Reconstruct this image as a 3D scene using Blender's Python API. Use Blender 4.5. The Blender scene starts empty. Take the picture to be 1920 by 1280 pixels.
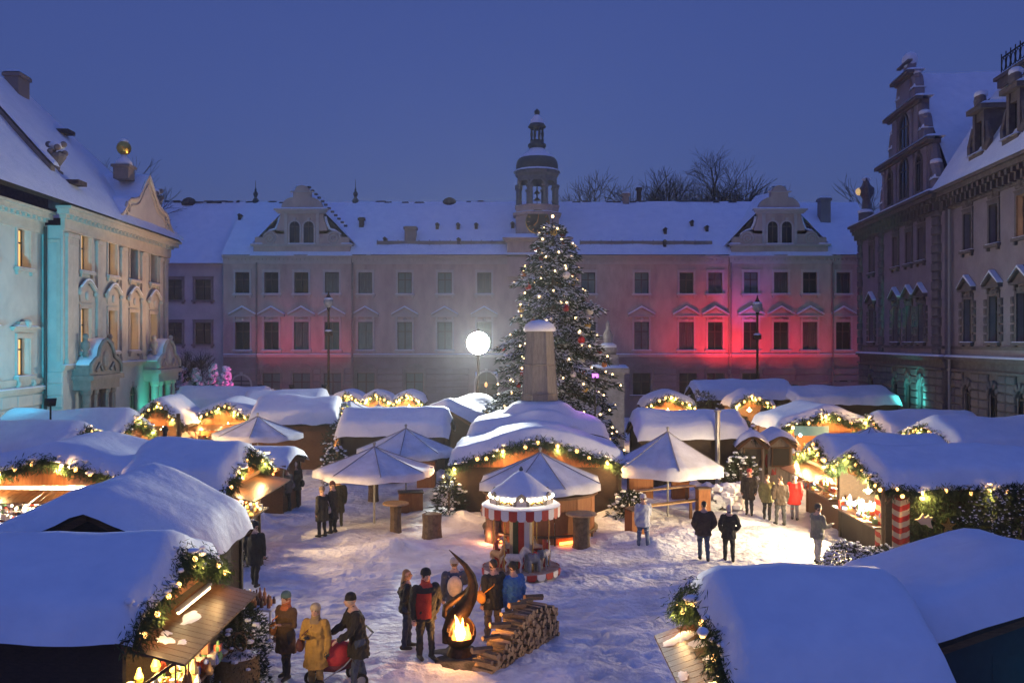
import bpy, bmesh, math, random
import numpy as np
from mathutils import Vector, Matrix
R = math.radians
rnd = random.Random(7)
SC = bpy.context.scene
COL = SC.collection
# ------------------------------------------------------------------ camera
F = 1707.0            # focal length in photo pixels (1920 wide)
CH = 6.5              # camera height
cd = bpy.data.cameras.new('camera'); cam = bpy.data.objects.new('camera', cd); COL.objects.link(cam)
cam.location = (0, 0, CH); cam.rotation_euler = (R(90), 0, 0)
cd.sensor_width = 36; cd.lens = F * 36 / 1920; cd.clip_start = .1; cd.clip_end = 5000
SC.camera = cam
# ------------------------------------------------------------------ dusk sky
world = bpy.data.worlds.new('World'); SC.world = world; world.use_nodes = True
nt = world.node_tree; bg = nt.nodes['Background']
sky = nt.nodes.new('ShaderNodeTexSky'); sky.sky_type = 'NISHITA'; sky.sun_disc = False
sky.sun_elevation = R(1.0); sky.sun_rotation = R(180); sky.air_density = 1.0; sky.dust_density = .6; sky.ozone_density = 6
mixs = nt.nodes.new('ShaderNodeMix'); mixs.data_type = 'RGBA'; mixs.blend_type = 'MULTIPLY'; mixs.inputs[0].default_value = 1
nt.links.new(sky.outputs[0], mixs.inputs[6]); mixs.inputs[7].default_value = (1.3, .95, 1.0, 1)
veil = nt.nodes.new('ShaderNodeMix'); veil.data_type = 'RGBA'; veil.blend_type = 'ADD'; veil.inputs[0].default_value = 1
nt.links.new(mixs.outputs[2], veil.inputs[6]); geo = nt.nodes.new('ShaderNodeTexCoord'); sep = nt.nodes.new('ShaderNodeSeparateXYZ'); rmp = nt.nodes.new('ShaderNodeValToRGB')
nt.links.new(geo.outputs['Generated'], sep.inputs[0]); nt.links.new(sep.outputs[2], rmp.inputs[0])
for _i, (_p, _c) in enumerate(((0, (.52, .58, 1.42)), (.14, (.33, .52, 1.82)), (.34, (.17, .34, 1.75)), (1, (.15, .31, 1.6)))):      # dusk: pale violet near the roofs, deeper blue above
    _e = rmp.color_ramp.elements[0] if _i == 0 else rmp.color_ramp.elements[1] if _i == 3 else rmp.color_ramp.elements.new(_p)
    _e.position = _p; _e.color = (*_c, 1)
nt.links.new(rmp.outputs[0], veil.inputs[7])
nt.links.new(veil.outputs[2], bg.inputs[0]); bg.inputs[1].default_value = .12
sl = bpy.data.lights.new('sun', 'SUN'); so = bpy.data.objects.new('sun', sl); COL.objects.link(so)
sl.energy = .48; sl.angle = R(120); sl.color = (.17, .30, 1); so.rotation_euler = (R(18), 0, R(10)); so.location = (0, -20, 60)
SC.view_settings.view_transform = 'Standard'; SC.view_settings.look = 'None'
SC.view_settings.exposure = 0; SC.view_settings.gamma = 1; SC.view_settings.use_curve_mapping = False
SC.cycles.sample_clamp_indirect = 4
SC.cycles.max_bounces = 3; SC.cycles.diffuse_bounces = 2; SC.cycles.glossy_bounces = 2; SC.cycles.volume_bounces = 0; SC.cycles.transparent_max_bounces = 2
SC.cycles.adaptive_threshold = .05; SC.cycles.volume_max_steps = 32
SC.cycles.caustics_reflective = False; SC.cycles.caustics_refractive = False

def at(px, py, z=0.0):
    d = F * (CH - z) / (py - 640.0)
    return Vector(((px - 960) / F * d, d, z))
def atd(px, py, d):
    return Vector(((px - 960) / F * d, d, CH - (py - 640) / F * d))

# ------------------------------------------------------------------ materials
def mat(name, col, rough=.75, col2=None, scale=4, bump=0, bscale=30, metal=0, emit=0, ecol=None, spec=.4, detail=5, wave=None, lo=.35, hi=.65):
    m = bpy.data.materials.new(name); m.use_nodes = True
    t = m.node_tree; b = t.nodes['Principled BSDF']
    b.inputs['Base Color'].default_value = (*col, 1); b.inputs['Roughness'].default_value = rough
    b.inputs['Metallic'].default_value = metal; b.inputs['Specular IOR Level'].default_value = spec
    tc = t.nodes.new('ShaderNodeTexCoord')
    if col2 is not None:
        n = t.nodes.new('ShaderNodeTexNoise'); n.inputs['Scale'].default_value = scale; n.inputs['Detail'].default_value = detail
        n.inputs['Roughness'].default_value = .65
        if wave:
            mp = t.nodes.new('ShaderNodeMapping'); mp.inputs['Scale'].default_value = wave
            t.links.new(tc.outputs['Object'], mp.inputs[0]); t.links.new(mp.outputs[0], n.inputs[0])
        else:
            t.links.new(tc.outputs['Object'], n.inputs[0])
        r = t.nodes.new('ShaderNodeValToRGB'); r.color_ramp.elements[0].color = (*col, 1); r.color_ramp.elements[1].color = (*col2, 1)
        r.color_ramp.elements[0].position = lo; r.color_ramp.elements[1].position = hi
        t.links.new(n.outputs[0], r.inputs[0]); t.links.new(r.outputs[0], b.inputs['Base Color'])
    if bump:
        n2 = t.nodes.new('ShaderNodeTexNoise'); n2.inputs['Scale'].default_value = bscale; n2.inputs['Detail'].default_value = 6
        t.links.new(tc.outputs['Object'], n2.inputs[0])
        bp = t.nodes.new('ShaderNodeBump'); bp.inputs['Strength'].default_value = bump; bp.inputs['Distance'].default_value = .05
        t.links.new(n2.outputs[0], bp.inputs['Height']); t.links.new(bp.outputs[0], b.inputs['Normal'])
    if emit:
        b.inputs['Emission Color'].default_value = (*(ecol or col), 1); b.inputs['Emission Strength'].default_value = emit
    return m
M = {}
M['snow'] = mat('snow', (.78, .80, .84), .65, (.87, .88, .90), 1.5, .35, 3.5, spec=.25)
for _n in M['snow'].node_tree.nodes:
    if _n.type == 'BUMP': _n.inputs['Distance'].default_value = .09
M['snow_ground'] = mat('snow_ground', (.60, .57, .56), .7, (.87, .87, .88), .8, 1.0, 3.2, spec=.2, lo=.3, hi=.62)
for _n in M['snow_ground'].node_tree.nodes:
    if _n.type == 'BUMP': _n.inputs['Distance'].default_value = .16
M['wood'] = mat('wood', (.085, .034, .014), .7, (.16, .07, .03), 3, .3, 40, wave=(2, 2, 14))
M['wood_flap'] = mat('wood_flap', (.060, .028, .012), .40, (.12, .058, .026), 3, .12, 40, wave=(16, 1.2, 3))
M['wood_dark'] = mat('wood_dark', (.025, .014, .009), .75, (.045, .026, .016), 3, .3, 40, wave=(2, 2, 14))
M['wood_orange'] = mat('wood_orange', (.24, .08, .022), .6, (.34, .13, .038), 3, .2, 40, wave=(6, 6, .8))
M['log_end'] = mat('log_end', (.50, .33, .18), .8, (.36, .22, .11), 14, .2, 60)
M['bark'] = mat('bark', (.10, .065, .04), .9, (.19, .13, .085), 9, .8, 40)
M['grey_wood'] = mat('grey_wood', (.20, .17, .145), .8, (.28, .25, .21), 3, .3, 40, wave=(4, 4, .7))
M['fir'] = mat('fir', (.018, .045, .016), .7, (.05, .095, .028), 7)
M['fir_tree'] = mat('fir_tree', (.016, .034, .020), .7, (.045, .075, .036), 4)
M['hedge'] = mat('hedge', (.02, .035, .018), .8, (.05, .07, .03), 6)
M['black'] = mat('black', (.012, .012, .013), .6)
M['iron'] = mat('iron', (.035, .022, .016), .55, (.10, .045, .022), 8, .2, 30, metal=.6)
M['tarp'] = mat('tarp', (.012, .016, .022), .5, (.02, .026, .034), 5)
M['metal'] = mat('metal', (.35, .36, .38), .45, metal=.7)
M['pole'] = mat('pole', (.30, .29, .27), .5)
M['canvas'] = mat('canvas', (.66, .65, .66), .8, (.82, .82, .84), 2, .15, 25)
M['canvas_seam'] = mat('canvas_seam', (.30, .28, .27), .8)
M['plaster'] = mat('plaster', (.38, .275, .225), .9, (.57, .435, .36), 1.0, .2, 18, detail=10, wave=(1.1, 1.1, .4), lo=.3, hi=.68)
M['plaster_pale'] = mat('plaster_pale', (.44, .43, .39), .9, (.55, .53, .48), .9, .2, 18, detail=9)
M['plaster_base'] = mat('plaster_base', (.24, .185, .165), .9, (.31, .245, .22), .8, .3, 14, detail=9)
M['trim'] = mat('trim', (.46, .40, .355), .85, (.54, .47, .42), 2, .1, 25)
M['trim_dark'] = mat('trim_dark', (.20, .17, .15), .85, (.27, .23, .20), 3, .2, 25)
M['left_wall'] = mat('left_wall', (.44, .42, .38), .9, (.55, .52, .46), .8, .2, 14, detail=9)
M['left_trim'] = mat('left_trim', (.46, .40, .33), .85, (.55, .48, .40), 2, .1, 25)
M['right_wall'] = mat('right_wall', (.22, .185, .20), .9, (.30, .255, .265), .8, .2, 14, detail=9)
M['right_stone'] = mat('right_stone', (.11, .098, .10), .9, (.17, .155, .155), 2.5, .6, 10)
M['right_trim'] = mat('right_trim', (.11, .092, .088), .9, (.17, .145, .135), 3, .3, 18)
M['glass'] = mat('glass', (.014, .017, .022), .12, (.03, .04, .05), .8, spec=.6)
M['glass_teal'] = mat('glass_teal', (.07, .115, .115), .45, (.10, .15, .15), 3, spec=.5)
M['glass_curtain'] = mat('glass_curtain', (.045, .05, .055), .25, (.13, .13, .13), 2.2, spec=.5, wave=(6, 1, .4))
M['frame'] = mat('frame', (.06, .05, .045), .6)
M['glow'] = mat('glow', (.8, .5, .2), .6, emit=1.15, ecol=(1, .56, .17))
M['glow_soft'] = mat('glow_soft', (.8, .6, .3), .6, emit=.55, ecol=(1, .62, .2))
M['copper'] = mat('copper', (.045, .06, .065), .6, (.075, .09, .09), 5, .2, 20)
M['turret_stone'] = mat('turret_stone', (.13, .135, .135), .85, (.20, .205, .20), 3, .2, 20)
M['stone'] = mat('stone', (.26, .24, .225), .9, (.36, .33, .31), 4, .3, 20)
M['gold'] = mat('gold', (.75, .45, .10), .22, metal=1)
M['tile'] = mat('tile', (.05, .04, .045), .8, (.09, .07, .07), 6, .4, 20)
M['bulb'] = mat('bulb', (1, .8, .5), .4, emit=5.5, ecol=(1, .50, .13))
M['bulb_tree'] = mat('bulb_tree', (1, .85, .6), .4, emit=7, ecol=(1, .64, .28))
M['bulb_white'] = mat('bulb_white', (1, .9, .7), .4, emit=70, ecol=(1, .80, .50))
M['tube'] = mat('tube_light', (1, .9, .7), .4, emit=10, ecol=(1, .74, .38))
M['flood'] = mat('flood_glass', (1, 1, 1), .3, emit=750, ecol=(.95, 1, .93))
M['red'] = mat('red', (.42, .02, .015), .55, (.52, .035, .02), 6)
M['white'] = mat('white_paint', (.72, .68, .62), .55, (.80, .76, .70), 6)
M['cream'] = mat('cream', (.62, .50, .32), .6)
M['teal_sign'] = mat('teal_sign', (.10, .20, .20), .5, emit=.12, ecol=(.4, .9, .9))
M['fire_core'] = mat('fire_core', (1, .6, .1), .8, emit=22, ecol=(1, .50, .10))
M['fire_out'] = mat('fire_out', (1, .3, .05), .8, emit=6, ecol=(1, .30, .04))
M['ember'] = mat('ember', (.2, .04, .01), .9, (.02, .01, .01), 12, emit=1.2, ecol=(1, .22, .03))
M['ash'] = mat('ash', (.03, .028, .028), .95, (.09, .085, .085), 3, .5, 20)
def solid(c, r=.8, m=0):
    k = 'c%02x%02x%02x' % tuple(int(max(0, min(1, x)) * 255) for x in c) + ('m' if m else '') + str(int(r*10))
    if k not in M: M[k] = mat(k, c, r, tuple(x * 1.35 + .004 for x in c), 9, .25, 40, metal=m)
    return M[k]

# ------------------------------------------------------------------ mesh builder
class MB:
    def __init__(s): s.v = []; s.f = []; s.T = None
    def add(s, vs, fs):
        o = len(s.v)
        if s.T is not None: vs = [tuple(s.T @ Vector(p)) for p in vs]
        s.v.extend([tuple(p) for p in vs]); s.f.extend([tuple(i + o for i in f) for f in fs]); return s
    def box(s, x0, x1, y0, y1, z0, z1):
        v = [(x0, y0, z0), (x1, y0, z0), (x1, y1, z0), (x0, y1, z0), (x0, y0, z1), (x1, y0, z1), (x1, y1, z1), (x0, y1, z1)]
        return s.add(v, [(3, 2, 1, 0), (4, 5, 6, 7), (0, 1, 5, 4), (1, 2, 6, 5), (2, 3, 7, 6), (3, 0, 4, 7)])
    def cham(s, x0, x1, y0, y1, z0, z1, c=.03):   # block whose -y face is chamfered
        v = [(x0, y1, z0), (x1, y1, z0), (x1, y1, z1), (x0, y1, z1), (x0, y0 + c, z0), (x1, y0 + c, z0), (x1, y0 + c, z1), (x0, y0 + c, z1),
             (x0 + c, y0, z0 + c), (x1 - c, y0, z0 + c), (x1 - c, y0, z1 - c), (x0 + c, y0, z1 - c)]
        return s.add(v, [(0, 3, 2, 1), (0, 1, 5, 4), (1, 2, 6, 5), (2, 3, 7, 6), (3, 0, 4, 7), (4, 5, 9, 8), (5, 6, 10, 9), (6, 7, 11, 10), (7, 4, 8, 11), (8, 9, 10, 11)])
    def bar(s, a, b, w, h=None, up=(0, 0, 1)):
        a = Vector(a); b = Vector(b); h = h or w; d = (b - a).normalized(); u = Vector(up)
        if abs(d.dot(u)) > .99: u = Vector((1, 0, 0))
        x = d.cross(u).normalized(); y = x.cross(d)
        v = []
        for p in (a, b):
            for (i, j) in ((-1, -1), (1, -1), (1, 1), (-1, 1)): v.append(p + x * (i * w / 2) + y * (j * h / 2))
        return s.add(v, [(3, 2, 1, 0), (4, 5, 6, 7), (0, 1, 5, 4), (1, 2, 6, 5), (2, 3, 7, 6), (3, 0, 4, 7)])
    def tube(s, pts, rad, n=8, cap=True, flat=1.0, up=None):
        pts = [Vector(p) for p in pts]; k = len(pts)
        if not hasattr(rad, '__len__'): rad = [rad] * k
        vs = []; fs = []; pu = None
        for i, p in enumerate(pts):
            d = (pts[min(i + 1, k - 1)] - pts[max(i - 1, 0)])
            d = d.normalized() if d.length > 1e-9 else Vector((0, 0, 1))
            if pu is None:
                u = Vector(up) if up else (Vector((0, 0, 1)) if abs(d.z) < .9 else Vector((0, 1, 0)))
            else: u = pu
            x = d.cross(u)
            x = x.normalized() if x.length > 1e-6 else Vector((1, 0, 0))
            y = x.cross(d).normalized(); pu = y
            r = rad[i]; rx, ry = (r if hasattr(r, '__len__') else (r, r * flat))
            for j in range(n):
                a = 2 * math.pi * j / n; vs.append(p + x * (math.cos(a) * rx) + y * (math.sin(a) * ry))
        for i in range(k - 1):
            for j in range(n):
                fs.append((i * n + j, i * n + (j + 1) % n, (i + 1) * n + (j + 1) % n, (i + 1) * n + j))
        if cap: fs.append(tuple(range(n))[::-1]); fs.append(tuple((k - 1) * n + j for j in range(n)))
        return s.add(vs, fs)
    def lathe(s, prof, n=16, c=(0, 0), a0=0.0, cap=True):
        vs = []; fs = []; k = len(prof)
        for (r, z) in prof:
            for j in range(n):
                a = a0 + 2 * math.pi * j / n; vs.append((c[0] + r * math.cos(a), c[1] + r * math.sin(a), z))
        for i in range(k - 1):
            for j in range(n): fs.append((i * n + j, i * n + (j + 1) % n, (i + 1) * n + (j + 1) % n, (i + 1) * n + j))
        if cap: fs.append(tuple(range(n))[::-1]); fs.append(tuple((k - 1) * n + j for j in range(n)))
        return s.add(vs, fs)
    def ball(s, c, r, n=10, m=6, sq=(1, 1, 1)):
        vs = [(c[0], c[1], c[2] - r * sq[2])]; fs = []
        for i in range(1, m):
            t = -math.pi / 2 + math.pi * i / m
            for j in range(n):
                a = 2 * math.pi * j / n
                vs.append((c[0] + r * sq[0] * math.cos(t) * math.cos(a), c[1] + r * sq[1] * math.cos(t) * math.sin(a), c[2] + r * sq[2] * math.sin(t)))
        vs.append((c[0], c[1], c[2] + r * sq[2])); L = len(vs) - 1
        for j in range(n):
            fs.append((0, 1 + (j + 1) % n, 1 + j)); fs.append((L, 1 + (m - 2) * n + j, 1 + (m - 2) * n + (j + 1) % n))
            for i in range(m - 2): fs.append((1 + i * n + j, 1 + i * n + (j + 1) % n, 1 + (i + 1) * n + (j + 1) % n, 1 + (i + 1) * n + j))
        return s.add(vs, fs)
    def prism(s, poly, y0, y1):      # polygon in x,z extruded along y (poly counter-clockwise seen from -y)
        n = len(poly)
        v = [(x, y0, z) for x, z in poly] + [(x, y1, z) for x, z in poly]
        f = [tuple(range(n)), tuple(range(n, 2 * n))[::-1]] + [((i + 1) % n, i, n + i, n + (i + 1) % n) for i in range(n)]
        return s.add(v, f)
    def mesh(s, m, smooth=False):
        me = bpy.data.meshes.new('m'); me.from_pydata(s.v, [], s.f)
        if m is not None: me.materials.append(M[m] if isinstance(m, str) else m)
        if smooth: me.polygons.foreach_set('use_smooth', [True] * len(me.polygons))
        me.update(); return me
    def build(s, name, m, parent=None, smooth=False, loc=(0, 0, 0), rz=0): return obj(name, s.mesh(m, smooth), parent, loc, rz)
def obj(name, me, parent=None, loc=(0, 0, 0), rz=0, rot=None, scale=None):
    o = bpy.data.objects.new(name, me); COL.objects.link(o); o.location = loc
    o.rotation_euler = rot if rot is not None else (0, 0, rz)
    if scale is not None: o.scale = scale if hasattr(scale, '__len__') else (scale,) * 3
    if me is not None and o.data.name.startswith('m'): o.data.name = name
    if parent is not None: o.parent = parent
    return o
def tag(o, label, cat, group=None, kind=None):
    if label: o['label'] = label
    if cat: o['category'] = cat
    if group: o['group'] = group
    if kind: o['kind'] = kind
    return o
def thing(name, label, cat, loc=(0, 0, 0), rz=0, group=None):
    o = obj(name, None, None, loc, rz); o.empty_display_size = .2
    return tag(o, label, cat, group)
def struct(o): o['kind'] = 'structure'; return o
def light(kind, parent, loc, col, power, radius=.05, aim=None, cone=60, blend=.6):
    l = bpy.data.lights.new('lamp_light', kind); l.color = col; l.energy = power
    o = bpy.data.objects.new('lamp_light', l); COL.objects.link(o); o.location = loc
    l.shadow_soft_size = radius
    if kind == 'SPOT': l.spot_size = R(cone); l.spot_blend = blend
    if parent is not None: o.parent = parent
    if aim is not None: o.rotation_euler = (Vector(aim) - Vector(loc)).to_track_quat('-Z', 'Y').to_euler()
    return o
_nz = np.random.RandomState(3)
_K = _nz.normal(size=(24, 2)); _P = _nz.uniform(0, 6.28, 24)
def N2(x, y, s=1.0, seed=0):
    x = np.asarray(x, float) * s + seed * 7.31; y = np.asarray(y, float) * s - seed * 3.17; t = 0
    for i in range(12):
        k = _K[i]; t = t + np.sin(k[0] * x * 1.3 + k[1] * y * 1.3 + _P[i])
    return t / 5.0
cache = {}
def cached(key, fn):
    if key not in cache: cache[key] = fn()
    return cache[key]
def heightgrid(xs, ys, Z, closed=True):
    """grid mesh (numpy) as vertex and face lists"""
    nx, ny = len(xs), len(ys)
    v = [(float(xs[i]), float(ys[j]), float(Z[i, j])) for i in range(nx) for j in range(ny)]
    f = [(i * ny + j, (i + 1) * ny + j, (i + 1) * ny + j + 1, i * ny + j + 1) for i in range(nx - 1) for j in range(ny - 1)]
    return v, f

# ------------------------------------------------------------------ ground
xs = np.concatenate([[-2500, -600, -150, -60], np.arange(-34, -9, .4), np.arange(-9, 10.01, .15), np.arange(10.4, 34.1, .4), [60, 150, 600, 2500]])
ys = np.concatenate([[-300, -60, -10, 2], np.arange(8, 13, .4), np.arange(13, 37.01, .15), np.arange(37.4, 60.1, .4), np.arange(62, 90, 4), [130, 300, 900, 3000]])
Xg, Yg = np.meshgrid(xs, ys, indexing='ij')
Z = .05 * N2(Xg, Yg, .9) + .03 * N2(Xg, Yg, 2.6, 2)
def pile(x, y, r, h):
    global Z
    Z = Z + h * np.exp(-((Xg - x) ** 2 + (Yg - y) ** 2) / (r * r)) * (1 + .35 * N2(Xg, Yg, 3.0, 5))
for px, py, r, h in ((740, 1030, .9, .28), (1290, 1000, .9, .3), (1330, 930, .8, .5), (1420, 945, .8, .3), (860, 975, 1.6, .3), (1150, 1010, 1.0, .22), (640, 905, .7, .4),
                     (1235, 1030, .7, .25), (1370, 900, .9, .6), (1440, 1240, .9, .1), (480, 985, .6, .35), (850, 935, 1.3, .75), (1165, 965, 1.0, .7), (1150, 935, 1.0, .5), (820, 905, 1.0, .6), (470, 970, .5, .4), (1290, 915, .9, .45)):
    p = at(px, py); pile(p.x, p.y, r, h)
fine = (np.abs(Xg - .5) < 9.4) & (Yg > 13.2) & (Yg < 36.8)
Z = Z + fine * (.009 * N2(Xg, Yg, 7.0, 8) + .006 * N2(Xg, Yg, 13.0, 9))
_fr = np.random.RandomState(11)
for _ in range(2600):      # footprints trodden along the lanes
    _l = _fr.randint(4); _t = _fr.uniform()
    _a, _b = (((-4.6, 18), (-3.2, 36)), ((-3.5, 17), (3.5, 19)), ((2.5, 18), (7.5, 30)), ((-3.5, 25), (7.5, 24)))[_l]
    _x = _a[0] + (_b[0] - _a[0]) * _t + _fr.normal() * 1.1; _y = _a[1] + (_b[1] - _a[1]) * _t + _fr.normal() * 1.2
    _i = np.searchsorted(xs, _x); _j = np.searchsorted(ys, _y); _s = (slice(max(0, _i - 3), _i + 4), slice(max(0, _j - 3), _j + 4))
    _d = (Xg[_s] - _x) ** 2 + (Yg[_s] - _y) ** 2; Z[_s] += -.022 * np.exp(-_d / .014) + .009 * np.exp(-(np.sqrt(_d) - .22) ** 2 / .006)
far = (np.abs(Xg) > 34) | (Yg > 60) | (Yg < 8); Z[far] = 0
v, f = heightgrid(xs, ys, Z)
mb = MB(); mb.add(v, f); g = struct(mb.build('ground', 'snow_ground', None, True))
def gz(x, y): return float(.05 * N2(x, y, .9) + .03 * N2(x, y, 2.6, 2))

# ------------------------------------------------------------------ building helpers (local frame: x along the facade, -y outward, z up)
def wall(mb, u0, u1, z0, z1, ops, depth=.3, y=0.0):
    us = sorted(set([u0, u1] + [a for o in ops for a in o[:2] if u0 < a < u1])); zs = sorted(set([z0, z1] + [a for o in ops for a in o[2:4] if z0 < a < z1]))
    for i in range(len(us) - 1):
        for j in range(len(zs) - 1):
            uc = (us[i] + us[i + 1]) / 2; zc = (zs[j] + zs[j + 1]) / 2
            if any(o[0] < uc < o[1] and o[2] < zc < o[3] for o in ops): continue
            mb.add([(us[i], y, zs[j]), (us[i + 1], y, zs[j]), (us[i + 1], y, zs[j + 1]), (us[i], y, zs[j + 1])], [(0, 1, 2, 3)])
    for (a, b, c, d) in [o[:4] for o in ops]:
        e = y + depth
        mb.add([(a, y, c), (b, y, c), (b, y, d), (a, y, d), (a, e, c), (b, e, c), (b, e, d), (a, e, d)], [(0, 4, 5, 1), (1, 5, 6, 2), (2, 6, 7, 3), (3, 7, 4, 0)])
def snowstrip(mb, x0, x1, y0, y1, z, t):
    """rounded snow lying on a ledge"""
    n = 5; vs = []; fs = []
    xx = [x0, x0 + min(.12, (x1 - x0) / 4), x1 - min(.12, (x1 - x0) / 4), x1]; hh = [.25, 1, 1, .25]
    for x, h in zip(xx, hh):
        for k in range(n + 1):
            a = math.pi * k / n; vs.append((x, (y0 + y1) / 2 - math.cos(a) * (y1 - y0) / 2, z + t * h * math.sin(a) ** .6 if 0 < k < n else z))
    m = n + 1
    for i in range(3):
        for k in range(n): fs.append((i * m + k, (i + 1) * m + k, (i + 1) * m + k + 1, i * m + k + 1))
    fs.append(tuple(range(m))); fs.append(tuple(range(3 * m, 4 * m))[::-1])
    return mb.add(vs, fs)
def arch_poly(w, z0, zs, n=8):
    p = [(-w / 2, z0), (w / 2, z0)]
    for k in range(n + 1):
        a = math.pi * k / n; p.append((math.cos(a) * w / 2, zs + math.sin(a) * w / 2))
    return p
def window(root, u, z0, w, h, mats=('trim', 'frame', 'glass'), ped=None, y=0.0, recess=.22, sill=True, tr=.66, aw=.16, snow=True):
    """one window: surround mesh, with casement, panes, sill, pediment and snow as its pieces"""
    tm, fm, gm = mats; K = (w, h, mats, tr, aw, recess)
    def sur():
        b = MB()
        for (a, c, d, e) in ((-w / 2 - aw, -w / 2, -.0, h + aw), (w / 2, w / 2 + aw, 0, h + aw), (-w / 2, w / 2, h, h + aw)): b.box(a, c, -.07, .02, d, e)
        b.box(-w / 2 - aw - .04, w / 2 + aw + .04, -.11, -.003, h + aw + .003, h + aw + .07)
        return b.mesh(tm)
    o = obj('window', cached(('sur',) + K, sur), root, (u, y, z0))
    def cas():
        b = MB(); f = .06
        for (a, c, d, e) in ((-w / 2, -w / 2 + f, 0, h), (w / 2 - f, w / 2, 0, h), (-w / 2 + f, w / 2 - f, 0, f), (-w / 2 + f, w / 2 - f, h - f, h), (-.045, .045, f, h - f), (-w / 2 + f, -.045, h * tr - .04, h * tr + .04), (.045, w / 2 - f, h * tr - .04, h * tr + .04)):
            b.box(a, c, recess - .05, recess + .03, d, e)
        return b.mesh(fm)
    obj('casement', cached(('cas',) + K, cas), o)
    for s in (-1, 1):
        for k, (c, d) in enumerate(((.06, h * tr - .04), (h * tr + .04, h - .06))):
            def pn(): b = MB(); b.box(-w / 4 + .05, w / 4 - .05, recess - .01, recess + .02, c, d); return b.mesh(gm)
            obj('pane', cached(('pn', k) + K, pn), o, (s * (w / 4 - .008), 0, 0))
    if sill:
        def sl_(): b = MB(); b.box(-w / 2 - aw - .1, w / 2 + aw + .1, -.22, .0, -.16, -.002); b.box(-w / 2 - aw, -w / 2, -.14, -.004, -.34, -.163); b.box(w / 2, w / 2 + aw, -.14, -.004, -.34, -.163); return b.mesh(tm)
        obj('sill', cached(('sl',) + K, sl_), o)
        if snow:
            def ss(): b = MB(); snowstrip(b, -w / 2 - aw - .08, w / 2 + aw + .08, -.2, .02, -.002, .05); return b.mesh('snow', True)
            obj('sill_snow', cached(('ss',) + K, ss), o)
    if ped == 'tri':
        zt = h + .55; W = w / 2 + .5; H = .62
        def pd():
            b = MB(); b.prism([(-W + .12, zt), (W - .12, zt), (0, zt + H - .08)], -.10, -.002)
            b.box(-W, W, -.24, .0, zt - .12, zt - .002)
            for s in (-1, 1):
                b.add([(s * W, -.26, zt), (0, -.26, zt + H), (0, -.26, zt + H + .1), (s * W, -.26, zt + .1), (s * W, 0, zt), (0, 0, zt + H), (0, 0, zt + H + .1), (s * W, 0, zt + .1)],
                      [(0, 1, 2, 3), (4, 5, 1, 0), (7, 6, 5, 4), (3, 2, 6, 7), (0, 3, 7, 4)])
                b.box(s * (w / 2 + .05) - .09, s * (w / 2 + .05) + .09, -.16, -.002, zt - .42, zt - .122)
            b.ball((0, -.06, zt - .32), .16, 8, 5, (1.2, .6, .8))
            return b.mesh(tm)
        obj('pediment', cached(('pd',) + K, pd), o)
        def ps():
            b = MB()
            for s in (-1, 1):
                p = [(s * W * 1.02, zt + .1), (0, zt + H + .1)]
                b.add([(p[0][0], -.3, p[0][1]), (0, -.3, p[1][1]), (0, -.28, p[1][1] + .11), (p[0][0], -.28, p[0][1] + .06), (p[0][0], 0, p[0][1]), (0, 0, p[1][1]), (0, .02, p[1][1] + .13), (p[0][0], .02, p[0][1] + .09)],
                      [(0, 1, 2, 3), (3, 2, 6, 7), (0, 3, 7, 4)])
            return b.mesh('snow')
        obj('pediment_snow', cached(('ps',) + K, ps), o)
    if ped == 'arc':     # baroque curved hood with scrolls
        zt = h + .75; W = w / 2 + .42
        def pa():
            b = MB(); pts = []
            for k in range(13):
                a = math.pi * k / 12; pts.append((-math.cos(a) * W, -.16, zt + .55 * math.sin(a) ** 1.5 + .12 * abs(math.cos(a * 2))))
            b.tube(pts, .11, 6); b.ball((-W, -.14, zt + .05), .17, 8, 5); b.ball((W, -.14, zt + .05), .17, 8, 5)
            b.prism([(-W * .7, zt - .4), (W * .7, zt - .4), (W * .8, zt + .25), (0, zt + .6), (-W * .8, zt + .25)], -.07, -.002)
            b.ball((0, -.1, zt - .1), .2, 8, 6, (1.1, .5, 1.2)); return b.mesh(tm, False)
        obj('hood', cached(('pa',) + K, pa), o)
        def pas():
            b = MB(); pts = []
            for k in range(9):
                a = math.pi * (.12 + .76 * k / 8); pts.append((-math.cos(a) * W, -.19, zt + .11 + .55 * math.sin(a) ** 1.5 + .12 * abs(math.cos(a * 2))))
            b.tube(pts, .06, 6); return b.mesh('snow', True)
        obj('hood_snow', cached(('pas',) + K, pas), o)
    return o
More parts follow.
